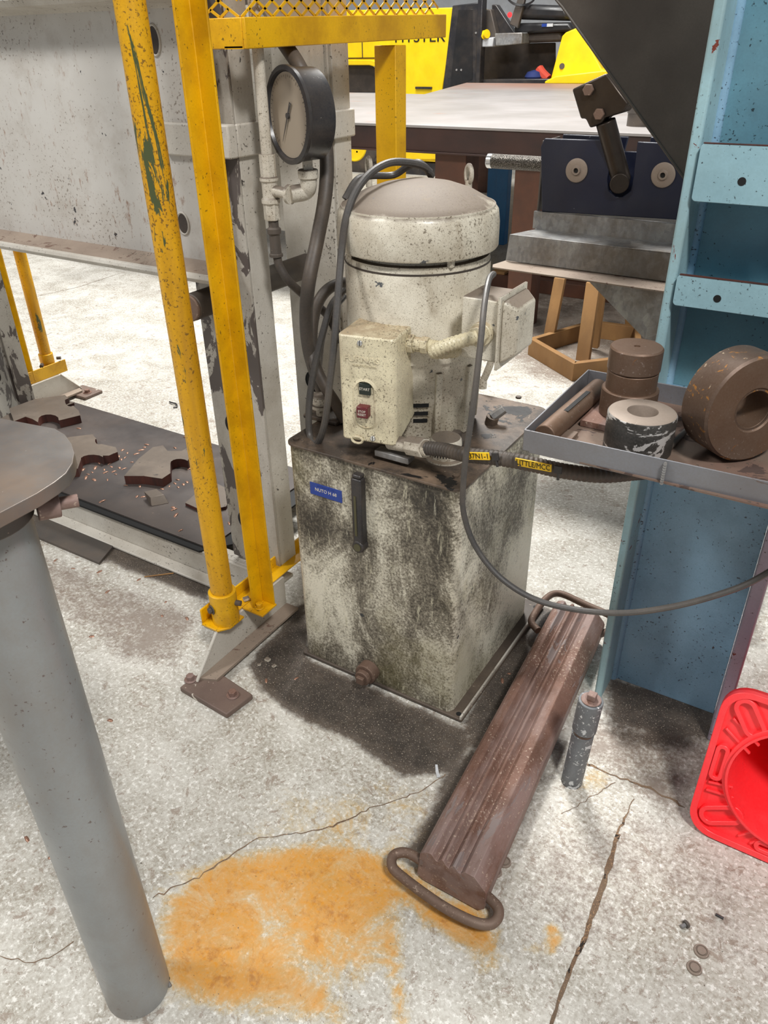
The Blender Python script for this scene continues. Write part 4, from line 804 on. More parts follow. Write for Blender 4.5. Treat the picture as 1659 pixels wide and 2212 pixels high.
# ------------------------------------------------------------------ blue machine
bl = thing('blue_machine_frame', 'light blue painted steel column with cross braces behind the tray', 'machine frame', (-.18, 1.6, 0))
MB().box(-.336, 1.556, 0, -.316, 1.672, 2.4).build('left_flange', M['blue_edge'], bl, .005, seg=3)
MB().box(-.316, 1.655, 0, -.05, 1.672, .86).build('lower_web', M['blue_web'], bl, .001)
MB().prism([(-.0155, 1.655, 0), (-.0155, 1.556, 0), (-.045, 1.556, 0), (-.049, 1.655, 0)], (0, 0, 2.4)).build('right_flange', M['pinkish'], bl, .004)
MB().box(-.316, 1.655, .86, .5, 1.672, 2.4).build('upper_web', M['blue_deep'], bl, .001)
m = MB().cyl((-.316, 1.655, 0), (-.316, 1.655, 2.4), .012, n=12, caps=False).build('fillet', M['blue_web'], bl)
def brace(z0, z1, rim=True):
    P = rrect(-.314, z0, .6, z1, .008)
    b = MB().prism([(x, 1.548, z) for x, z in P], (0, .007, 0)).build('cross_brace', M['blue'], bl, .001)
    MB().box(-.31, 1.5475, z1, .6, 1.5555, z1 + .0015).build('bare_edge', M['rust_red'], bl)
    MB().cyl((-.235, 1.5475, z0 + (z1 - z0) * .4), (-.235, 1.5482, z0 + (z1 - z0) * .4), .007).build('brace_hole', M['dark'], bl)
    MB().box(-.305, 1.5555, z0, .6, 1.655, z0 + .006).build('brace_shelf', M['blue_deep'], bl)
brace(1.247, 1.342); brace(1.058, 1.116)
rr = random.Random(3)
# ------------------------------------------------------------------ tray
TXL, TYF, TYB, TZT, TZB = -.458, 1.205, 1.5465, .9, .858
tr = thing('steel_tray', 'grey sheet steel tray holding round steel discs, mounted on the blue frame', 'tray', (-.1, 1.37, TZB))
MB().box(TXL, TYF, TZB, .5, TYB, TZB + .003).build('tray_floor', M['tray_in'], tr)
MB().prism([(TXL + .01, TYF, TZB - .002), (.5, TYF + .03, TZB - .002), (.5, TYF + .03, TZT), (TXL + .01, TYF, TZT)], (0, -.003, 0)).build('front_lip', M['tray'], tr, .0008)
MB().box(TXL - .003, TYF, TZB, TXL, TYB, TZT).build('side_lip', M['tray'], tr, .0008)
MB().box(TXL, TYB - .003, TZB, .5, TYB, TZT).build('rear_lip', M['tray'], tr, .0008)
MB().box(TXL - .003, TYF - .003, TZB, TXL + .012, TYF, TZT).build('corner_weld', M['tray'], tr, .002)
wx = PY(1440, 985, TYF).x
m = MB()
for k in range(9): m.add([], []); m.cyl((wx, TYF + .004, TZB + .0045 * k), (wx + .001, TYF - .0035, TZB + .0045 * k + .002), .0032, n=8)
m.build('weld_seam', M['chrome' if 0 else 'galv'], tr)
TF = TZB + .0035
# items: slotted shaft
s0 = PZ(1180, 950, TF + .022); s1 = PZ(1300, 820, TF + .022)
s0 = V((-.432, 1.232, TF + .0205)); s1 = V((-.420, 1.50, TF + .0205))
sh = thing('slotted_steel_shaft', 'brown round bar with a long keyway slot at the left side of the tray', 'shaft', V((s0.x, s0.y, TF)))
MB().cyl(s0, s1, .0205, n=32).build('shaft', M['disc'], sh, .002)
d_ = (s1 - s0).normalized(); m = MB(); c_ = s0.lerp(s1, .5); up = V((.25, 0, 1)).normalized()
a_, b_ = s0.lerp(s1, .30), s0.lerp(s1, .72); pr_ = V((0, 0, 1)).cross(d_).normalized()
m.hexa([a_ + up * .0185 - pr_ * .0045, b_ + up * .0185 - pr_ * .0045, b_ + up * .0185 + pr_ * .0045, a_ + up * .0185 + pr_ * .0045][::-1], [a_ + up * .0212 - pr_ * .0045, b_ + up * .0212 - pr_ * .0045, b_ + up * .0212 + pr_ * .0045, a_ + up * .0212 + pr_ * .0045][::-1])
m.build('keyway', M['dark'], sh)
# square plate under the stack
cs = V((-.338, 1.425, TF))
tag(MB().box(cs.x - .066, cs.y - .078, TF, cs.x + .055, cs.y + .06, TF + .013).build('square_steel_pad', M['rust'], None, .001), 'flat rusty square pad beneath the stack of discs', 'steel pad')
T2 = TF + .0135
tag(MB().lathe([(.052, 0), (.0535, .0015), (.0535, .05), (.052, .052), (.0475, .052), (.0475, .086), (.046, .0875), (.001, .0875)], (cs.x, cs.y, T2), n=64).build('stepped_steel_disc', M['disc'], None), 'brown stepped steel disc at the bottom of the stack in the tray', 'steel disc')
T3 = T2 + .088
tag(MB().lathe([(.046, 0), (.0475, .002), (.049, .003), (.049, .043), (.0465, .046), (.006, .046), (.0055, .043), (.001, .043)], (cs.x, cs.y, T3), n=64).build('solid_steel_disc', M['disc'], None), 'brown steel disc with centre mark on top of the stack', 'steel disc')
# silver ring
rc = V((-.281, 1.302, TF)); ro, ri, rh = .060, .026, .076
rg = thing('steel_ring', 'scraped black and silver thick ring standing near the tray front', 'steel ring', rc)
MB().lathe([(ro - .003, 0), (ro, .003), (ro, rh - .005), (ro - .002, rh - .002), (ri + .004, rh - .004), (ri + .004, 0)], rc, n=72, closed=True).build('ring_side', M['disc_grey'], rg)
MB().lathe([(ro - .002, rh - .002), (ro - .006, rh), (ri + .001, rh), (ri, rh - .002), (ri, .001), (ri + .002, .001), (ri + .003, rh - .004)], rc, n=72, closed=True).build('ring_top', M['disc_top'], rg)
# big ring on its side
bc = V((-.135, 1.372, TF + .0955)); Rb = .094; ax = V((.72, -.66, .05)).normalized()
rg = thing('large_steel_ring', 'big rusty orange-brown ring standing on edge at the right of the tray', 'steel ring', V((bc.x, bc.y, TF)))
MB().lathe([(.034, -.036), (Rb - .004, -.036), (Rb, -.032), (Rb, .032), (Rb - .004, .036), (Rb - .006, .034), (.034, .034)], bc, ax, n=80, closed=True).build('ring_rim', M['disc_orange'], rg)
MB().lathe([(Rb - .004, .0364), (.040, .0364), (.0335, .031), (.0335, -.0362), (.0338, -.0362), (.036, .030), (.0402, .0362), (Rb - .004, .0361)], bc, ax, n=80, closed=True).build('ring_face', M['disc'], rg)
tag(MB().cyl(PZ(1440, 972, TF + .007), PZ(1482, 930, TF + .007), .0062, .0048, n=16).build('drift_pin', M['steel_dark'], None, .001), 'small tapered steel pin lying between the silver ring and large ring', 'pin')
tag(MB().box(-.425, 1.262, TF, -.392, 1.305, TF + .008).build('small_steel_shim', M['tray_in'], None, .001), 'little dusty shim at the tray corner near the slotted bar', 'shim')

# ------------------------------------------------------------------ traffic cone
cn = thing('traffic_cone', 'bright red plastic cone lying on its side, underside showing', 'traffic cone', (.15, 1.35, 0))
th = math.radians(15); S_ = .362; o_ = V((-.032, 1.272, .004)); u = V((1, 0, 0)); v = V((0, math.sin(th), math.cos(th))); nn = u.cross(v)   # towards viewer
def cp(a, b, d=0): return o_ + u * a + v * b + nn * d
rad = .132; cc_ = (S_ / 2, S_ / 2)
def cone_ring(outer, inner, d0, d1, name, par):
    n = len(outer); m = MB(); vs = [cp(a, b, d1) for a, b in outer] + [cp(a, b, d1) for a, b in inner] + [cp(a, b, d0) for a, b in outer] + [cp(a, b, d0) for a, b in inner]
    m.add(vs, [(i, (i + 1) % n, (i + 1) % n + n, i + n) for i in range(n)] + [(i, i + 2 * n, (i + 1) % n + 2 * n, (i + 1) % n) for i in range(n)] + [(i + n, (i + 1) % n + n, (i + 1) % n + 3 * n, i + 3 * n) for i in range(n)])
    return m.build(name, M['red'], par, .0012)
def circ(r, n): return [(cc_[0] + r * math.cos(2 * math.pi * k / n), cc_[1] + r * math.sin(2 * math.pi * k / n)) for k in range(n)]
def resample(P, n, c_):   # radial resample of outline around centre
    out = []
    for k in range(n):
        a = 2 * math.pi * k / n; dx, dy = math.cos(a), math.sin(a); best = 0
        for i in range(len(P)):
            x0, y0 = P[i][0] - c_[0], P[i][1] - c_[1]; x1, y1 = P[(i + 1) % len(P)][0] - c_[0], P[(i + 1) % len(P)][1] - c_[1]
            den = dx * (y1 - y0) - dy * (x1 - x0)
            if abs(den) < 1e-9: continue
            t_ = (x0 * (y1 - y0) - y0 * (x1 - x0)) / den; s2 = (x0 * dy - y0 * dx) / den
            if t_ > 0 and -1e-6 <= s2 <= 1 + 1e-6: best = max(best, t_)
        out.append((c_[0] + dx * best, c_[1] + dy * best))
    return out
NS = 120
sq = resample(rrect(0, 0, S_, S_, .055), NS, cc_); sqi = resample(rrect(.014, .014, S_ - .014, S_ - .014, .045), NS, cc_)
cone_ring(sq, circ(rad, NS), -.022, -.010, 'base_plate', cn)
cone_ring(sq, sqi, -.022, .004, 'outer_rim', cn)
cone_ring(circ(rad + .010, NS), circ(rad, NS), -.02, .004, 'inner_rim', cn)
def slot(cx, cy, ang, L_, r0, r1):
    def st(r):
        Q = []
        for k in range(17): a = -math.pi / 2 + math.pi * k / 16; Q.append((L_ / 2 + r * math.cos(a), r * math.sin(a)))
        for k in range(17): a = math.pi / 2 + math.pi * k / 16; Q.append((-L_ / 2 + r * math.cos(a), r * math.sin(a)))
        ca_, sa_ = math.cos(ang), math.sin(ang); return [(cx + x * ca_ - y * sa_, cy + x * sa_ + y * ca_) for x, y in Q]
    cone_ring(st(r1), st(r0), -.012, .003, 'foot_pad', cn)
for cx, cy, a in ((.062, .062, .5), (.060, S_ - .058, -.95), (S_ - .06, .062, 2.2), (S_ - .06, S_ - .06, .9)): slot(cx, cy, a, .045, .013, .023)
slot(.029, S_ / 2, math.pi / 2, .06, .005, .014); slot(S_ / 2, .029, 0, .06, .005, .014)
m = MB()
for (a0, b0), (a1, b1) in (((.02, .105), (.075, .112)), ((.02, .125), (.068, .135)), ((.022, .262), (.078, .225)), ((.03, .29), (.09, .25)), ((.105, .028), (.135, .06)), ((.13, .022), (.15, .045)), ((.24, .03), (.22, .06)), ((.11, .335), (.135, .295))):
    A_, B_ = cp(a0, b0, -.010), cp(a1, b1, -.010); t_ = (B_ - A_).normalized(); s_ = t_.cross(nn) * .0025
    MB().hexa([A_ - s_, B_ - s_, B_ + s_, A_ + s_], [A_ - s_ + nn * .008, B_ - s_ + nn * .008, B_ + s_ + nn * .008, A_ + s_ + nn * .008]).build('stiffening_rib', M['red'], cn, .001)
cctr = cp(S_ / 2, S_ / 2, 0)
MB().lathe([(rad + .003, -.012), (rad + .002, .02), (rad - .012, .10), (.028, .66), (.024, .66), (rad - .017, .10), (rad - .003, .02), (rad - .002, -.012)], cctr, -nn, n=72, closed=True).build('cone_body', M['red'], cn)

# ------------------------------------------------------------------ chute, vee stand, clamp
ch = thing('sheet_metal_chute', 'big dark brown sheet metal chute with slanted edge beside the blue column', 'chute', (-.4, 2.0, 1.2))
YC = 1.95
cpx = [PY(1185, -20, YC), PY(1215, 15, YC), PY(1483, 392, YC), PY(1530, 425, YC), PY(1600, 425, YC), PY(1600, -20, YC)]
cpx = [cpx[0] + V((-.03, 0, .5))] + cpx + [cpx[-1] + V((0, 0, .5))]
MB().prism(cpx, (0, .004, 0)).build('front_sheet', M['chute'], ch, .0008)
m = MB(); P = cpx[:4]
for a, b in zip(P[:-1], P[1:]):
    m.add([a + V((0, .004, 0)), b + V((0, .004, 0)), b + V((.05, .5, 0)), a + V((.05, .5, 0)), a + V((.004, .004, .004)), b + V((.004, .004, .004)), b + V((.054, .5, .004)), a + V((.054, .5, .004))], [(0, 1, 2, 3), (4, 7, 6, 5), (0, 4, 5, 1), (2, 6, 7, 3)])
m.build('side_sheet', M['chute'], ch)
MB().tube([p - V((0, .001, 0)) for p in cpx[:4]], .003, 6, 1, False, False).build('folded_edge', M['chute'], ch)

vs_ = thing('pipe_vee_stand', 'navy blue roller stand on galvanised folded bench behind the motor', 'stand', (-.9, 2.9, .75))
YV = 2.9
def v3(px, py, y=YV): return PY(px, py, y)
P = [v3(1168, 318), v3(1176, 299), v3(1328, 304), v3(1313, 385)] + [v3(1313, 395), v3(1316, 412), v3(1330, 425), v3(1345, 425), v3(1362, 412), v3(1368, 380), v3(1377, 306), v3(1480, 312), v3(1480, 476), v3(1170, 457)]
MB().prism(P, (0, .012, 0)).build('front_plate', M['blue_dark'], vs_, .003)
Pb = [p + V((.0, .16, .0)) for p in P]; 
MB().prism([(P[0].x + .02, YV + .16, .95), (P[0].x + .02, YV + .16, P[1].z), (P[2].x, YV + .16, P[1].z), (P[3].x, YV + .16, P[2].z - .05), (P[10].x, YV + .16, P[2].z - .05), (P[10].x, YV + .16, P[10].z), (-.6, YV + .16, P[11].z), (-.6, YV + .16, .95)], (0, .012, 0)).build('rear_plate', M['blue_dark'], vs_, .003)
MB().box(P[0].x, YV + .012, .95, P[0].x + .008, YV + .172, 1.19).build('end_plate', M['steel_dark'], vs_, .002)
hA, hB = v3(1072, 350, YV + .06), v3(1165, 354, YV + .06)
hA = V((hB.x - .212, YV + .06, hB.z))
MB().cyl(hA + V((.02, 0, 0)), hB + V((.03, 0, 0)), .026, n=40).build('knurled_grip', M['knurl'], vs_)
MB().cyl(hA, hA + V((.025, 0, 0)), .0265, n=40).build('grip_end', M['chrome'], vs_, .004)
for px, py in ((1246, 368), (1433, 378)):
    c_ = v3(px, py); MB().lathe([(.040, 0), (.040, .004), (.036, .006), (.018, .006), (.014, .012), (.009, .012), (.008, .004)], c_, (0, -1, 0), n=40).build('roller_end', M['disc_top'], vs_)
    MB().cyl(c_ + V((0, .02, 0)), c_ + V((0, .15, 0)), .038, n=24).build('roller', M['galv'], vs_)
    MB().cyl(c_ + V((0, -.0045, 0)), c_ + V((0, -.0065, 0)), .008, n=20).build('roller_bore', M['dark'], vs_)
# galvanised bench: back strip, ledge, front fold, lower shelf
zA, zB = .95, .888; xr_ = -.5
MB().box(P[0].x - .005, YV - .003, zB, xr_, YV + .012, zA).build('back_strip', M['galv'], vs_)
MB().prism([(-1.128, YV, .884), (-1.180, 2.76, .884), (xr_, 2.74, .884), (xr_, YV, .884)], (0, 0, .004)).build('ledge', M['galv'], vs_, .0008)
MB().prism([(-1.180, 2.76, .884), (xr_, 2.74, .884), (xr_, 2.73, .795), (-1.185, 2.75, .795)], (0, .004, 0)).build('front_fold', M['galv'], vs_, .0008)
MB().prism([(-1.185, 2.78, .788), (-1.205, 2.68, .788), (-1.19, 2.645, .788), (-.56, 2.62, .788), (xr_, 2.65, .788), (xr_, 2.78, .788)], (0, 0, .005)).build('lower_shelf', M['beam_dirt'], vs_, .001)
MB().prism([(-.86, 2.70, .785), (-.5, 2.70, .785), (-.5, 2.70, .60), (-.62, 2.70, .60)], (0, .005, 0)).build('support_gusset', M['galv'], vs_)
MB().box(-.56, 2.72, .0, -.48, 2.80, .786).build('support_leg', M['galv'], vs_, .002)
MB().box(P[0].x, 2.78, .786, xr_, YV + .17, .884).build('under_bench', M['galv'], vs_)
# clamp head and pin
cl = thing('clamp_pin', 'dark steel clamp block with bolts on a bent round bar resting in the stand slot', 'clamp', v3(1338, 397, YV + .05))
rb = [v3(1300, 262, 2.88), v3(1320, 310, 2.90), v3(1340, 350, 2.93), v3(1340, 390, 2.96)]
MB().cyl(v3(1308, 262, 2.89), v3(1343, 392, 2.93), .033, n=28).cyl(v3(1338, 397, 2.875), v3(1343, 385, 3.1), .033, n=28).build('bent_bar', M['clamp'], cl, .003)
Yk = 2.86
P = [v3(1235, 193, Yk), v3(1262, 180, Yk), v3(1310, 158, Yk), v3(1358, 224, Yk), v3(1345, 243, Yk), v3(1305, 255, Yk), v3(1300, 266, Yk), v3(1274, 277, Yk), v3(1268, 264, Yk), v3(1264, 256, Yk), v3(1254, 257, Yk)]
MB().prism(P, (0, .09, 0)).build('clamp_block', M['clamp'], cl, .006)
for px, py in ((1273, 194), (1296, 246)):
    c_ = v3(px, py, Yk - .001); hexbolt(c_, (0, -1, 0), .019, .014, False).build('clamp_bolt', M['rust_edge'], cl, .002)

# ------------------------------------------------------------------ steel layout table
tb = thing('steel_layout_table', 'large pale steel table with dark beam edge in the background', 'table', (-2.9, 6.6, 0))
TT = 1.1
slab([(-5.3, 4.235), (-.4, 4.235), (-.4, 9.0), (-4.50, 9.0), (-3.87, 6.9), (-5.3, 7.0)], TT - .014, TT).build('table_top', M['table_top'], tb, .002)
MB().box(-5.25, 4.245, TT - .135, -.45, 4.28, TT - .0145).box(-5.25, 4.235, TT - .145, -.45, 4.33, TT - .135).build('front_beam', M['table_beam'], tb, .002)
MB().box(-5.2, 6.6, TT - .16, -.45, 6.7, TT - .0145).box(-4.3, 8.8, TT - .16, -.45, 8.9, TT - .0145).build('cross_beam', M['table_beam'], tb)
l0, l1 = PY(945, 345, 4.32).x, PY(1012, 345, 4.32).x
MB().box(l0, 4.29, 0, l1, 4.46, TT - .146).build('leg', M['table_leg'], tb, .003)
l0, l1 = PY(1098, 450, 4.32).x, PY(1152, 450, 4.32).x
MB().box(l0 + .02, 4.335, 0, l1 + .02, 4.48, TT - .146).build('leg', M['table_leg'], tb, .003)
for x in (-5.1, -.7): MB().box(x, 4.34, 0, x + .15, 4.48, TT - .146).build('leg', M['table_leg'], tb, .003)
for x, y in ((-4.9, 6.6), (-.8, 8.7), (-4.2, 8.7)): MB().box(x, y, 0, x + .15, y + .15, TT - .16).build('leg', M['table_leg'], tb, .003)
a_, b_ = PZ(1050, 521), PZ(1094, 521)
bp_ = thing('blue_steel_post', 'bright blue steel post standing under the layout table', 'post', (a_.x, 6.4, 0))
MB().box(a_.x, 6.38, 0, a_.x + .1, 6.42, .93).build('post_face', M['blue_post'], bp_, .002)
MB().box(a_.x + .1, 6.34, 0, a_.x + .2, 6.42, .93).build('post_side', M['blue_post'], bp_, .002)
c_ = PZ(1378, 272, TT)
tag(MB().lathe([(.06, 0), (.06, .06), (.064, .062), (.064, .12), (.06, .122), (.001, .122)], (c_.x, c_.y, TT), n=36).build('grey_pipe_cap', M['steel_dark']), 'dark grey round cap on the table behind the clamp', 'pipe cap')

# ------------------------------------------------------------------ wooden stand and boards
ws = thing('wooden_stand', 'small wooden frame stand with leaning legs under the bench', 'wooden stand', (-1.25, 4.05, 0))
W = [V((-1.52, 3.92, 0)), V((-1.166, 3.66, 0)), V((-.90, 3.95, 0)), V((-1.05, 4.42, 0)), V((-1.33, 4.40, 0))]
cw = sum(W, V((0, 0, 0))) / 5
for i in range(5):
    a, b = W[i], W[(i + 1) % 5]; t_ = (b - a).normalized(); s_ = V((-t_.y, t_.x, 0)) * .035
    if s_.dot(cw - a) < 0: s_ = -s_
    MB().hexa([a, b, b + s_ * .9 - t_ * .02, a + s_ * .9 + t_ * .02], [p + V((0, 0, .095)) for p in (a, b, b + s_ * .9 - t_ * .02, a + s_ * .9 + t_ * .02)]).build('base_board', M['wood'], ws, .002)
def leg(pb, pt, wx_=.065, wy_=.035):
    a, b = V(pb), V(pt); MB().hexa([a + V(d) for d in ((0, 0, 0), (wx_, 0, 0), (wx_, wy_, 0), (0, wy_, 0))], [b + V(d) for d in ((0, 0, 0), (wx_, 0, 0), (wx_, wy_, 0), (0, wy_, 0))]).build('leg', M['wood'], ws, .002)
def legpx(b, t, y0, y1, w_=.065): pb = PZ(b[0], b[1], .02); pt = PY(t[0], t[1], pb.y + y1); leg(pb, pt, w_)
legpx((1170, 745), (1197, 600), 0, .08, .06); legpx((1243, 778), (1266, 610), 0, .12, .072); legpx((1272, 750), (1288, 610), 0, -.05, .05); legpx((1350, 722), (1350, 630), 0, -.05, .07)
a_, b_ = PZ(1132, 655), PZ(1430, 690)
pw = thing('wooden_pallet', 'dark weathered timber boards on the floor beyond the wooden stand', 'pallet', (a_.x, a_.y, 0))
for k in range(3): MB().box(-2.3, 5.1 + k * .22, .0, -.7, 5.18 + k * .22, .09).build('board', M['table_leg'], pw, .003)
MB().box(-2.3, 5.1, .0905, -2.2, 5.62, .11).box(-1.5, 5.1, .0905, -1.4, 5.62, .11).build('cross_board', M['wood'], pw, .003)

# ------------------------------------------------------------------ forklift
YF = 9.55
def f3(px, py, y=YF): return PY(px, py, y)
fk = thing('forklift_truck', 'bright yellow forklift with black cab panels parked behind the table', 'forklift', (-5.2, YF + .4, 0))
def fpan(name, pts, depth, mat, y=YF, bev=.01): return MB().prism([f3(*p, y) for p in pts], (0, depth, 0)).build(name, M[mat], fk, bev)
fpan('counterweight', [(640, 25), (983, 16), (955, 190), (945, 345), (850, 345), (850, 190), (835, 160), (805, 138), (740, 138), (725, 150), (640, 150)], .9, 'fork_yellow')
fpan('lower_frame', [(850, 240), (1046, 240), (1046, 356), (850, 345)], .8, 'fork_yellow', YF + .02)
fpan('under_frame', [(845, 346), (1047, 358), (1047, 392), (845, 385)], .7, 'black_paint', YF + .05)
m = MB()
arcp = [(720, 132), (735, 129), (800, 129), (830, 138), (848, 160), (855, 196)]; inn = [(720, 142), (738, 141), (797, 141), (820, 148), (834, 166), (840, 196)]
P = [f3(*p, YF - .1) for p in arcp] + [f3(*p, YF - .1) for p in inn[::-1]]
MB().prism(P, (0, .2, 0)).build('wheel_arch', M['fork_yellow'], fk, .01)
fpan('arch_inner', [(722, 140), (800, 140), (835, 165), (842, 200), (722, 200)], .02, 'interior', YF + .03)
MB().box(f3(720, 126).x, YF - .012, f3(720, 127).z, f3(846, 126).x, YF, f3(720, 125).z).build('panel_gap', M['dark'], fk)
MB().box(f3(782, 100).x, YF - .006, f3(782, 124).z, f3(783.5, 100).x, YF, f3(782, 88).z).build('panel_seam', M['interior'], fk)
hw = V((f3(775, 328).x, YF - .12, .345))
whl = MB().lathe([(.20, 0), (.30, .0), (.36, .03), (.385, .07), (.385, .23), (.36, .27), (.2, .28)], hw, (0, 1, 0), n=48, closed=True)
whl.build('tyre', M['rubber'], fk)
MB().lathe([(.21, 0), (.20, -.015), (.185, -.015), (.175, .03), (.12, .05), (.09, .04), (.06, .0), (.001, -.01)], hw, (0, 1, 0), n=40).build('wheel_rim', M['fork_yellow'], fk)
m = MB()
for k in range(6): a = k * math.pi / 3; m.cyl(hw + V((.1 * math.cos(a), .0, .1 * math.sin(a))), hw + V((.1 * math.cos(a), .05, .1 * math.sin(a))), .014, n=6)
m.build('wheel_nuts', M['steel_dark'], fk)
m = MB()
for k in range(28):
    a = 2 * math.pi * k / 28; m.box(-.02, -.0, .375, .02, .25, .395); m.xf(Matrix.Translation(hw) @ Matrix.Rotation(a, 4, 'Y'), len(m.v) - 8)
m.build('tread_blocks', M['rubber'], fk)
hx = f3(932, 83, YF - .003)
text_mesh('HYSTER', 'lettering', M['black_letter'], fk, .155, (f3(906, 77).x, YF - .004, f3(906, 81).z), (1, 0, 0), (0, 0, 1), .002, fit=f3(960, 78).x - f3(852, 78).x)
MB().box(f3(899, 188).x, YF - .03, f3(899, 192).z, f3(934, 188).x, YF, f3(899, 187).z).build('grab_handle', M['black_paint'], fk, .004)
fpan('cab_panel', [(977, 12), (1035, 5), (1036, 176), (1000, 186), (955, 200)], .08, 'black_paint', YF - .04)
fpan('cab_panel_inset', [(990, 22), (1022, 20), (1020, 172), (972, 188)], .004, 'seat', YF - .045)
fpan('cab_pillar', [(1032, -10), (1043, -10), (1036, 180), (1026, 182)], .12, 'black_paint', YF - .1)
MB().cyl(f3(1028, 71, YF - .05), f3(1028, 71, YF - .04), .011).cyl(f3(986, 151, YF - .05), f3(986, 151, YF - .04), .011).cyl(f3(996, 151, YF - .05), f3(996, 151, YF - .04), .011).build('panel_screw', M['chrome'], fk)
fpan('cowl', [(1040, 20), (1060, 20), (1075, 85), (1040, 90)], .1, 'steel_dark', YF + .1)
fpan('step_box', [(1068, 72), (1128, 70), (1127, 95), (1070, 100)], .25, 'galv', YF - .05)
fpan('step_tread', [(1040, 84), (1066, 80), (1064, 101), (1040, 102)], .2, 'wall', YF - .06)
fpan('foot_well', [(1036, 96), (1200, 92), (1200, 182), (1036, 182)], .02, 'interior', YF + .5)
fpan('floor_plate', [(1036, 172), (1200, 170), (1200, 190), (1036, 190)], .5, 'black_paint', YF + .0)
fpan('side_cowl', [(1062, 10), (1072, 10), (1110, 68), (1150, 90), (1062, 90)], .1, 'black_paint', YF + .2)
fpan('seat_base', [(1110, 50), (1230, 48), (1240, 68), (1110, 75)], .4, 'seat', YF + .1, .03)
fpan('seat_cushion', [(1120, 8), (1225, 12), (1228, 45), (1115, 42)], .5, 'seat', YF + .1, .05)
fpan('seat_bellows', [(1120, 72), (1210, 66), (1215, 90), (1140, 93)], .3, 'interior', YF + .15, .03)
fpan('steering_column', [(1120, -10), (1135, -10), (1118, 62), (1100, 52)], .06, 'steel_dark', YF + .05, .01)
MB().lathe([(.15, 0), (.165, .015), (.15, .03), (.14, .015)], f3(1125, -5, YF + .15), (.3, -.5, .8), n=36, closed=True).build('steering_wheel', M['seat'], fk)
MB().cyl(f3(1101, 32, YF + .04), f3(1101, 32, YF + .09), .028, n=16).build('red_knob', M['red'], fk)
lbm = MB().box(f3(1164, 50).x, YF + .09, f3(1164, 58).z, f3(1188, 50).x, YF + .1, f3(1164, 51).z).build('seat_sticker', M['wall'], fk)
MB().box(f3(1164, 50).x, YF + .088, f3(1164, 58).z, f3(1175, 50).x, YF + .09, f3(1164, 51).z).build('seat_sticker_stripe', M['label_blue'], fk)
fpan('front_cowl', [(1188, 175), (1214, 78), (1222, 70), (1250, 58), (1268, 90), (1300, 150), (1320, 155), (1320, 175)], .5, 'fork_yellow', YF - .12, .012)
fpan('front_step', [(1176, 176), (1200, 164), (1320, 150), (1320, 182), (1176, 182)], .25, 'fork_yellow', YF - .35, .02)
MB().cyl(f3(1214, 143, YF - .13), f3(1214, 143, YF - .11), .03).build('cowl_bolt', M['steel_dark'], fk)
tt = tag(MB().lathe([(.04, 0), (.045, .008), (.045, .016), (.034, .02), (.034, .05), (.045, .054), (.045, .07), (.001, .073)], f3(1044, 76, YF - .05), (1, -.5, .2), n=24).build('tape_roll', M['fork_yellow']), 'small yellow and black tape roll on the forklift step', 'tape roll')
tag(MB().lathe([(.001, 0), (.09, .01), (.11, .05), (.08, .1), (.001, .12)], (f3(1153, 168, YF + .2).x, YF + .2, f3(1153, 170, YF + .2).z - .03), n=16).build('blue_rag', M['cloth_blue']), 'crumpled blue rag on the forklift floor', 'rag')
tag(MB().tube([f3(1165, 150, YF + .25), f3(1172, 160, YF + .22), f3(1184, 172, YF + .2)], .055, 10).build('red_rag', M['cloth_red']), 'crumpled orange red rag on the forklift floor', 'rag')

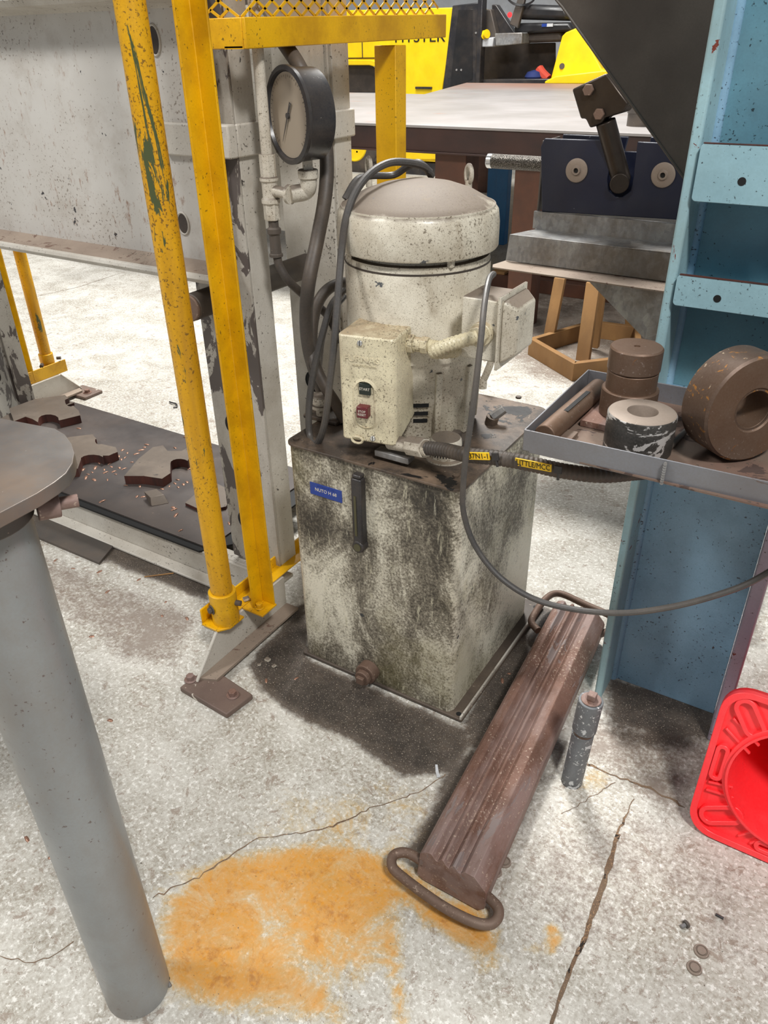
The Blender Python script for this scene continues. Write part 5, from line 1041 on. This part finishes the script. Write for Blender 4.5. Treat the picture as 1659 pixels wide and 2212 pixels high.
# ------------------------------------------------------------------ small things on the floor
def bolt(px, py, dx, dy, r, L_, label):
    p = PZ(px, py, r * 1.1); d = V((dx, dy, 0)).normalized()
    o = thing('loose_bolt', label, 'bolt', V((p.x, p.y, 0)))
    MB().cyl(p, p + d * L_, r, n=12).build('shank', M['galv'], o, .0005); MB().cyl(p - d * r * 1.4, p, r * 1.9, n=12).build('head', M['steel_dark'], o, .001)
bolt(361, 2118, 1, -.35, .0035, .014, 'small screw on the floor beside the grey pedestal leg')
bolt(1480, 1998, -.5, -.8, .0042, .010, 'short grey screw on the floor below the red cone')
tag(MB().tube([PZ(1546, 1975, .003), PZ(1555, 1980, .003), PZ(1563, 1984, .003)], .0028, 8, 4).build('black_chip', M['black_paint']), 'little black metal chip on the floor at far right', 'chip')
for (px, py, lab) in ((1515, 2055, 'upper of two cut-off brass anchor studs in the floor'), (1500, 2091, 'lower of two cut-off brass anchor studs in the floor'), (1090, 1862, 'rear cut-off anchor stud beside the grooved die block'), (1070, 1883, 'front cut-off anchor stud beside the grooved die block')):
    p = PZ(px, py, .001)
    tag(MB().lathe([(.0145, 0), (.0135, .003), (.011, .0035), (.0105, .001), (.0085, .001), (.008, .004), (.001, .0045)], (p.x, p.y, 0), n=28).build('anchor_stud', M['disc_top']), lab, 'anchor stud')
for (a, b) in (((940, 1652), (950, 1690)), ((938, 1690), (944, 1700))):
    pass
tag(MB().prism([PZ(*p, .001) for p in ((940, 1652), (945, 1652), (948, 1670), (952, 1678), (944, 1680), (941, 1668))], (0, 0, .001)).build('paper_scrap', M['wall']), 'tiny white paper scrap on the floor left of the die block', 'paper scrap')
for px, py, s_ in ((578, 1425, .008), (592, 1438, .006), (560, 1435, .005), (532, 1294, .009)):
    z0 = 0 if py > 1300 else .1325
    p = PZ(px, py, z0 + .004); m = MB().box(-s_, -s_ * .8, 0, s_, s_ * .8, s_ * 1.1).xf(Matrix.Translation((p.x, p.y, z0)) @ Matrix.Rotation(px, 4, 'Z'))
    tag(m.build('concrete_crumb', M['fit'], None, .002), {578: 'tiny concrete crumb nearest the tank on the oily floor', 592: 'pale concrete crumb on the oily floor, lowest of three', 560: 'smallest concrete crumb close to the foot beam'}.get(px, 'concrete crumb on the foot beam between yellow posts'), 'crumb', 'concrete crumbs by the press foot')
